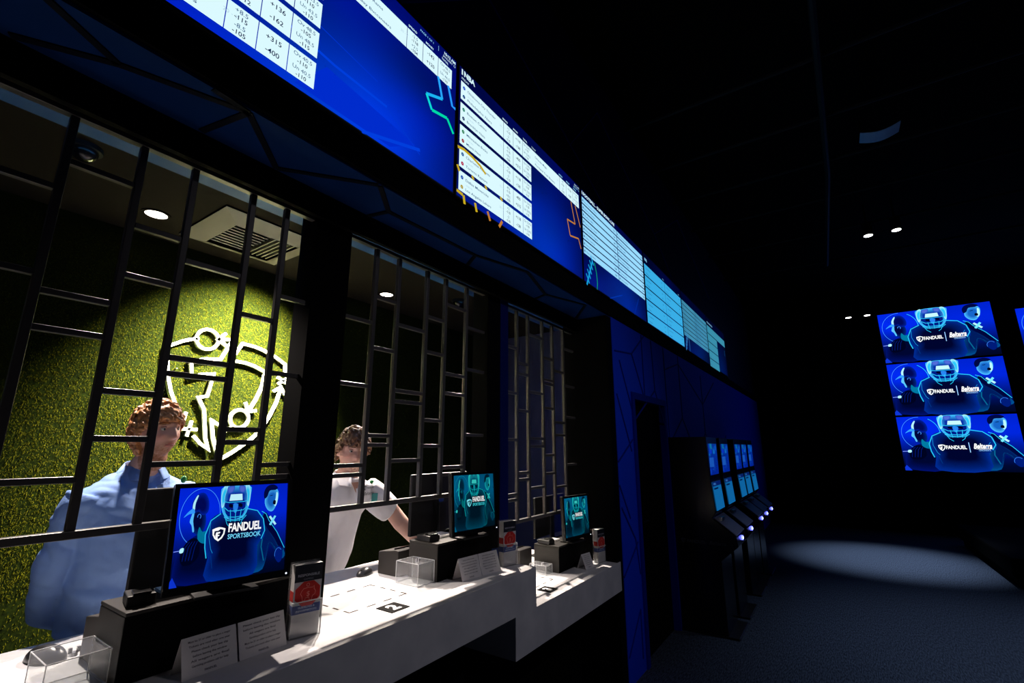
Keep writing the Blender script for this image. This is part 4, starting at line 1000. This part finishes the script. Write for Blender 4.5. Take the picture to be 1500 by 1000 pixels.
def person(label, loc, T, neck, sh, torso, armsR, armsL, legs, hm, shirt_m, shirt_fn, sleeve, hair_args, beard, hands, skin_tone):
    t = thing('person', label, 'person', loc); inv = Matrix.Translation(-Vector(loc)); Ti = T.inverted()
    mb = MB(); add_head(mb, T)
    mb.tube([neck, T @ Vector((0,-.012,-.105)), T @ Vector((0,-.012,-.05))], [.062,.056,.055], 20)
    mb.loft([(c, w_*.88, d_*.88, s_, f_) for (c, w_, d_, s_, f_) in torso])
    for arm, rr in ((armsR, None), (armsL, None)):
        mb.tube(arm, [.054,.052,.047,.048,.040,.027][:len(arm)], 16)
    for lg in legs: mb.tube(lg, [.085,.075,.052,.055,.038][:len(lg)], 16)
    for lg in legs: mb.ball(Vector(lg[-1])+Vector((0,-.05,-.02)), (.045,.12,.035), 14)
    for hnd in hands: hand(mb, *hnd)
    me = remeshed(mb, .0042, 'body', 2)
    cols = []
    for v in me.vertices:
        p = Ti @ v.co; c = list(skin_tone); r_ = p.length
        if r_ < .16 and p.y > .02:
            if G(p.x,.024)*(G(p.z+.064,.010)) > .45: c = [skin_tone[0]*.85, skin_tone[1]*.50, skin_tone[2]*.50]
            ck = G(abs(p.x)-.045,.022)*G(p.z+.028,.022)*.4+G(p.x,.014)*G(p.z+.028,.014)*.4; c[1] *= 1-ck*.4; c[2] *= 1-ck*.4
            bw = G(abs(p.x)-.034,.018)*G(p.z-.028-.1*(.034-abs(p.x))*0,.0045)
            if bw > .45: c = [hm_col[hm][0]*.8, hm_col[hm][1]*.8, hm_col[hm][2]*.8]
        if beard and r_ < .17 and p.z < -.045 and p.y > -.02:
            k = beard*min(1, (-.045-p.z)/.03)*(1-.7*G(p.x,.02)*G(p.z+.064,.009)) * (.75+.5*noise.noise(v.co*160)); k = max(0, min(1, k))
            c = [c[i]*(1-k)+(.24,.085,.03)[i]*k for i in range(3)]
        cols += [*c, 1]
    me.color_attributes.new('Col', 'FLOAT_COLOR', 'POINT').data.foreach_set('color', cols)
    mesh_obj(me, 'body', 'skin', t, inv)
    for s in (-1, 1):
        e = MB().ball(T @ Vector((s*.031,.0690,.005)), .0125, 16).build('eye', 'eye', t, smooth=True); e.data.transform(inv)
        e2 = MB().ball(T @ Vector((s*.0305+.001,.0775,.004)), .0055, 12).build('iris', 'iris', e, smooth=True); e2.data.transform(inv)
    for s in (-1, 1):
        q = [T @ Vector((s*xx, yy, zz)) for xx, yy, zz in ((.014,.0905,.027),(.028,.0885,.031),(.042,.0800,.029),(.050,.0715,.024))]
        MB().tube(q, [.0030,.0038,.0034,.0018], 8).build('eyebrow', hm, t, smooth=True).data.transform(inv)
        q = [T @ Vector((s*xx, yy, zz)) for xx, yy, zz in ((.018,.0800,.012),(.031,.0835,.0145),(.044,.0755,.011))]
        MB().tube(q, [.0022,.0030,.0022], 8).build('eyelid', 'lid', t, smooth=True).data.transform(inv)
    q = [T @ Vector((xx, yy, zz)) for xx, yy, zz in ((-.024,.0800,-.0640),(-.012,.0900,-.0632),(0,.0925,-.0638),(.012,.0900,-.0632),(.024,.0800,-.0640))]
    MB().tube(q, [.0012,.0024,.0026,.0024,.0012], 8).build('lips', 'lip', t, smooth=True).data.transform(inv)
    mesh_obj(hair_mesh(T, *hair_args), 'hair', hm, t, inv)
    # shirt
    mb = MB(); mb.loft([(c, w_*1.06, d_*1.06, s_, f_) for (c, w_, d_, s_, f_) in torso])
    for arm, k in ((armsR, sleeve[0]), (armsL, sleeve[1])):
        mb.tube(arm[:k], sleeve[2][:k], 20)
    fwd = (T.to_3x3() @ Vector((0,1,0))); n_ = Vector(neck)
    me = remeshed(mb, .007, 'shirt', 3, shirt_fn)
    sh_o = mesh_obj(me, 'shirt', shirt_m, t, inv)
    # trousers and shoes
    mb = MB(); c0 = torso[0]; mb.loft([(Vector(c0[0])+Vector((0,0,.03)), c0[1]*.97, c0[2]*.97, c0[3], c0[4]), (Vector(c0[0])-Vector((0,0,.08)), c0[1]*1.0, c0[2]*1.02, c0[3], c0[4]), (Vector(c0[0])-Vector((0,0,.18)), c0[1]*.95, c0[2]*.95, c0[3], c0[4])])
    for lg in legs: mb.tube(lg, [.105,.095,.075,.072,.062][:len(lg)], 18)
    mesh_obj(remeshed(mb, .009, 'trousers', 2), 'trousers', 'trousers', t, inv)
    for lg in legs:
        s_ = MB().ball(Vector(lg[-1])+Vector((0,-.055,-.035)), (.052,.14,.045), 18)
        for v in s_.bm.verts:
            if v.co.z < .002: v.co.z = .002
        s_.build('shoe', 'blackplastic', t, smooth=True).data.transform(inv)
    from mathutils.bvhtree import BVHTree
    bv = BVHTree.FromPolygons([v.co for v in sh_o.data.vertices], [tuple(q.vertices) for q in sh_o.data.polygons])
    def surf(x, z, out=.001):
        for k in range(12):
            h = bv.ray_cast(inv @ Vector((x, 0, z-.008*k)), Vector((0,1,0)))
            if h[0] is not None: break
        return (inv.inverted() @ h[0]) + h[1]*out, h[1]
    return t, inv, surf
hm_col = {'hair': (.22,.075,.018), 'hair2': (.10,.045,.02)}
def head_T(c, yaw, pitch, roll):   # yaw = world heading of the face
    return Matrix.Translation(c) @ Matrix.Rotation(yaw-math.pi/2, 4, 'Z') @ Matrix.Rotation(-pitch, 4, 'X') @ Matrix.Rotation(roll, 4, 'Y')
def collar(t, inv, pts, m, w, h, name='collar'):
    mb = MB(); P = [Vector(p) for p in pts]; c = sum(P, Vector())/len(P)
    for a, b in zip(P, P[1:]):
        oa = (a-c); ob = (b-c); oa.z = ob.z = 0; oa.normalize(); ob.normalize()
        A = [a, b, b+ob*w-Vector((0,0,h)), a+oa*w-Vector((0,0,h))]; Bq = [q-Vector((0,0,.004)) for q in A]
        va = [mb.bm.verts.new(q) for q in A]; vb = [mb.bm.verts.new(q) for q in Bq]
        mb.bm.faces.new(va); mb.bm.faces.new(vb[::-1])
        for k in range(4): mb.bm.faces.new((va[k], vb[k], vb[(k+1)%4], va[(k+1)%4]))
    bmesh.ops.remove_doubles(mb.bm, verts=mb.bm.verts, dist=.0015)
    o = mb.build(name, m, t, smooth=True); o.data.transform(inv); return o

# ---- man in the light blue shirt
f = Vector((.26,-.966,0)); s = Vector((.966,.26,0))
cx, cy = .84, 2.52
def pt(a, b, z): return Vector((cx,cy,z))+s*a+f*b
T1 = head_T(Vector((.850, 2.47, 1.785)), R(-70), R(-3), R(2))
torso = [(pt(0,0,1.02), .185,.125,s,f),(pt(0,.005,1.12), .195,.14,s,f),(pt(0,.01,1.25), .195,.14,s,f),(pt(0,.0,1.38), .205,.135,s,f),(pt(0,-.01,1.47), .205,.125,s,f),(pt(0,-.02,1.54), .185,.10,s,f),(pt(0,-.025,1.585), .12,.075,s,f),(pt(0,-.02,1.615), .070,.066,s,f)]
aR = [pt(-.175,-.02,1.525), pt(-.205,-.03,1.44), pt(-.215,-.05,1.30), pt(-.215,-.08,1.20), pt(-.17,-.17,1.08), pt(-.08,-.20,1.03)]
aL = [pt(.175,-.02,1.525), pt(.22,-.03,1.44), pt(.245,-.06,1.30), pt(.245,-.10,1.20), pt(.17,-.17,1.08), pt(.09,-.20,1.04)]
legs = [[pt(q*.09,0,1.0), pt(q*.10,.01,.78), pt(q*.11,.01,.52), pt(q*.11,-.01,.38), pt(q*.12,-.02,.09)] for q in (-1, 1)]
def fold1(p, n):
    q = Vector((p.x*5+p.z*3, p.y*5, p.z*9)); d = noise.noise(q)*.012 + abs(noise.noise(Vector((p.x*12+p.z*9, p.y*12, p.z*15))))*.016
    d += .006*math.sin((p.z-1.2)*42+p.x*30)*G(p.z-1.17, .10)
    return p+n*d
P1, inv1, surf1 = person('man with reddish hair in a light blue long-sleeved shirt standing behind the counter', (cx, cy, 0), T1, pt(.0,-.02,1.60), None, torso, aR, aL, legs, 'hair', 'shirtblue', fold1,
       (6, 6, [.072,.070,.063,.060,.050,.040]), (3, 560, .007, .28, -.86), 1.0, [(pt(-.08,-.20,1.03), s, f, 1, 1), (pt(.09,-.20,1.04), -s, f, 1, -1)], (.60,.33,.25))
nb = pt(.005,-.005,1.645)
ring = [nb+Vector((math.cos(a)*.070, math.sin(a)*.066, (.016*math.sin(a)))) for a in [R(-65+f_) for f_ in range(0, 331, 15)]]
collar(P1, inv1, ring, 'shirtblue', .028, .048)
# lapel badge and placket
o = MB().ball(pt(.115,.10,1.575), (.012,.008,.016), 10).build('leaf_badge', 'leaf', P1, smooth=True); o.data.transform(inv1)
mb = MB().tube([pt(.0,.118,1.56), pt(.0,.150,1.47), pt(.0,.158,1.38)], [(.004,.012)]*3, 8); mb.build('placket', 'shirtblue', P1).data.transform(inv1)

# ---- man in the white polo
f = Vector((-.10,-.995,0)); s = Vector((.995,-.10,0)); cx, cy = 1.66, 2.62
def pt2(x, y, z): return Vector((x, y, z))
T2 = head_T(Vector((1.765, 2.305, 1.695)), R(-110), R(6), R(-5))
fl = Vector((-.10,-.93,-.35)).normalized()
torso = [(pt2(1.72,2.57,1.02), .19,.125,s,f),(pt2(1.725,2.55,1.11), .20,.135,s,f),(pt2(1.725,2.50,1.22), .195,.135,s,f),(pt2(1.70,2.43,1.34), .20,.13,s,f),(pt2(1.73,2.38,1.43), .205,.12,s,f),(pt2(1.745,2.36,1.50), .185,.095,s,f),(pt2(1.755,2.348,1.525), .125,.074,s,f),(pt2(1.76,2.340,1.545), .080,.062,s,f)]
aL = [pt2(1.915,2.35,1.475), pt2(1.98,2.33,1.42), pt2(2.06,2.28,1.34), pt2(2.10,2.24,1.27), pt2(2.19,2.20,1.17), pt2(2.245,2.19,1.105)]
aR = [pt2(1.575,2.38,1.475), pt2(1.50,2.36,1.42), pt2(1.42,2.31,1.32), pt2(1.39,2.27,1.25), pt2(1.34,2.22,1.16), pt2(1.32,2.20,1.105)]
legs = [[Vector((1.71+q*.09,2.60,1.0)), Vector((1.70+q*.10,2.63,.78)), Vector((1.69+q*.11,2.66,.52)), Vector((1.69+q*.11,2.69,.38)), Vector((1.68+q*.12,2.74,.09))] for q in (-1, 1)]
def fold2(p, n):
    d = noise.noise(Vector((p.x*9+p.z*3, p.y*6, p.z*3.5)))*.016 + abs(noise.noise(Vector((p.x*14-p.z*5, p.y*9, p.z*5))))*.012 + noise.noise(Vector((p.x*22, p.y*15, p.z*9)))*.004
    return p+n*d
P2, inv2, surf2 = person('man with curly brown hair in a white polo shirt leaning on the counter', (cx, cy, 0), T2, pt2(1.76,2.335,1.56), None, torso, aR, aL, legs, 'hair2', 'shirtwhite', fold2,
       (3, 3, [.078,.078,.070,.06]), (9, 560, .010, .30, -.35), 0, [(pt2(2.245,2.19,1.105), Vector((.75,-.25,-.05)), Vector((0,0,1)), 1, -1), (pt2(1.32,2.20,1.105), Vector((-.3,-.6,-.05)), Vector((0,0,1)), 1, 1)], (.66,.38,.30))
nb = pt2(1.762,2.330,1.566)
ring = [nb+Vector((math.cos(a)*.080, math.sin(a)*.074-.008, (.022*math.sin(a))+.006)) for a in [R(-70+f_) for f_ in range(0, 321, 15)]]
collar(P2, inv2, ring, 'shirtwhite', .026, .045)
a = Art(.0002); shield(a, 0, 0, .024, (.02,.02,.03), (.75,.75,.78)); a.text('FANDUEL', .026, .008, .010, (.03,.03,.04), bold=.02); a.text('Belterra', .0, -.026, .018, (.03,.03,.04), shear=.3)
pq, nq = surf2(1.845, 1.475, .004); bx_ = Vector((0,0,1)).cross(nq).normalized(); by_ = nq.cross(bx_)
o = a.build('chest_lettering', 'print', P2, Matrix(((bx_.x,by_.x,nq.x,pq.x),(bx_.y,by_.y,nq.y,pq.y),(bx_.z,by_.z,nq.z,pq.z),(0,0,0,1))) @ Matrix.Translation((-.03,0,0))); o.data.transform(inv2)
pq, nq = surf2(1.905, 1.515, .002)
o = MB().ball(pq, (.010,.006,.018), 10).ball(pq+Vector((0,-.002,.009)), (.015,.006,.009), 10).build('leaf_badge', 'leaf', P2, smooth=True); o.data.transform(inv2)
pq, nq = surf2(1.915, 1.42, .004); bx_ = Vector((0,0,1)).cross(nq).normalized(); by_ = nq.cross(bx_)
mb = MB().box(-.017, .017, -.036, .036, -.002, .002); bmesh.ops.transform(mb.bm, matrix=Matrix(((bx_.x,by_.x,nq.x,pq.x),(bx_.y,by_.y,nq.y,pq.y),(bx_.z,by_.z,nq.z,pq.z),(0,0,0,1))), verts=mb.bm.verts)
o = mb.build('name_badge', 'teal', P2, bevel=.001); o.data.transform(inv2)
L_ = [surf2(1.762, z, .001)[0] for z in (1.49, 1.45, 1.40)]
MB().tube(L_, [(.003,.012)]*3, 8).build('placket', 'shirtwhite', P2).data.transform(inv2)
# open neck of the polo
A_ = [surf2(1.738, 1.520, .010)[0], surf2(1.788, 1.520, .010)[0], surf2(1.764, 1.465, .006)[0]]
mb = MB(); va = [mb.bm.verts.new(q) for q in A_]; vb = [mb.bm.verts.new(q+Vector((0,.003,0))) for q in A_]
mb.bm.faces.new(va); mb.bm.faces.new(vb[::-1])
for k in range(3): mb.bm.faces.new((va[k], vb[k], vb[(k+1)%3], va[(k+1)%3]))
mb.build('open_neck', 'vneck', P2).data.transform(inv2)

# =================================================================== LIGHTS
def spot(name, loc, target, power, ang, blend, col, r=.05):
    l = bpy.data.lights.new(name, 'SPOT'); l.energy = power; l.spot_size = R(ang); l.spot_blend = blend; l.color = col; l.shadow_soft_size = r
    o = bpy.data.objects.new(name, l); C.objects.link(o); o.location = loc
    o.rotation_euler = (Vector(target)-Vector(loc)).to_track_quat('-Z', 'Y').to_euler(); return o
warm = (1, .84, .68)
spot('booth_lamp', (.86, 2.98, 2.985), (.62, 2.10, 1.07), 330, 78, .5, (1,.86,.76), .03)
spot('booth_lamp', (2.50, 3.0, 2.985), (1.75, 2.05, 1.07), 620, 72, .5, (1,.86,.76), .03)
spot('booth_lamp', (3.75, 2.85, 2.985), (3.0, 1.85, .87), 520, 84, .5, (1,.86,.74), .03)
spot('wall_wash_lamp', (1.62, 2.62, 2.97), (1.52, 3.36, 2.15), 3900, 80, 1, (1,.93,.50), .03)
# room lamps: dim pools on the carpet and a weak wash on the counter front
spot('room_lamp', (9.6, -.8, 4.9), (9.75, -.50, 0), 1400, 38, 1, (.75,.87,1), .06)
spot('room_lamp', (5.6, -1.4, 4.9), (5.7, -1.5, 0), 300, 70, 1, (.75,.85,1), .06)
spot('room_lamp', (2.2, -2.6, 4.9), (2.75, 1.45, 1.3), 100, 60, 1, (.95,.9,1), .06)
# world
wd = bpy.data.worlds.new('W'); sc.world = wd; wd.use_nodes = True
wd.node_tree.nodes['Background'].inputs[0].default_value = (.02,.04,.10,1); wd.node_tree.nodes['Background'].inputs[1].default_value = .006

# =================================================================== CAMERA
cam = bpy.data.cameras.new('camera'); co = bpy.data.objects.new('camera', cam); C.objects.link(co)
cam.sensor_width = 36; cam.lens = 680/1500*36; cam.clip_start = .02
co.matrix_world = Matrix(((.560,-.184,-.807,0),(-.828,-.127,-.546,0),(-.002,.975,-.224,1.71),(0,0,0,1)))
_r = [[0.560473, -0.184054, -0.807461], [-0.82817, -0.126923, -0.545917], [-0.002007, 0.974687, -0.223565]]
co.matrix_world = Matrix(((*_r[0],0),(*_r[1],0),(*_r[2],1.71),(0,0,0,1)))
sc.camera = co
bpy.data.scenes.remove(TS)
sc.view_settings.view_transform = 'Standard'; sc.view_settings.look = 'None'; sc.view_settings.gamma = 1; sc.view_settings.exposure = 0
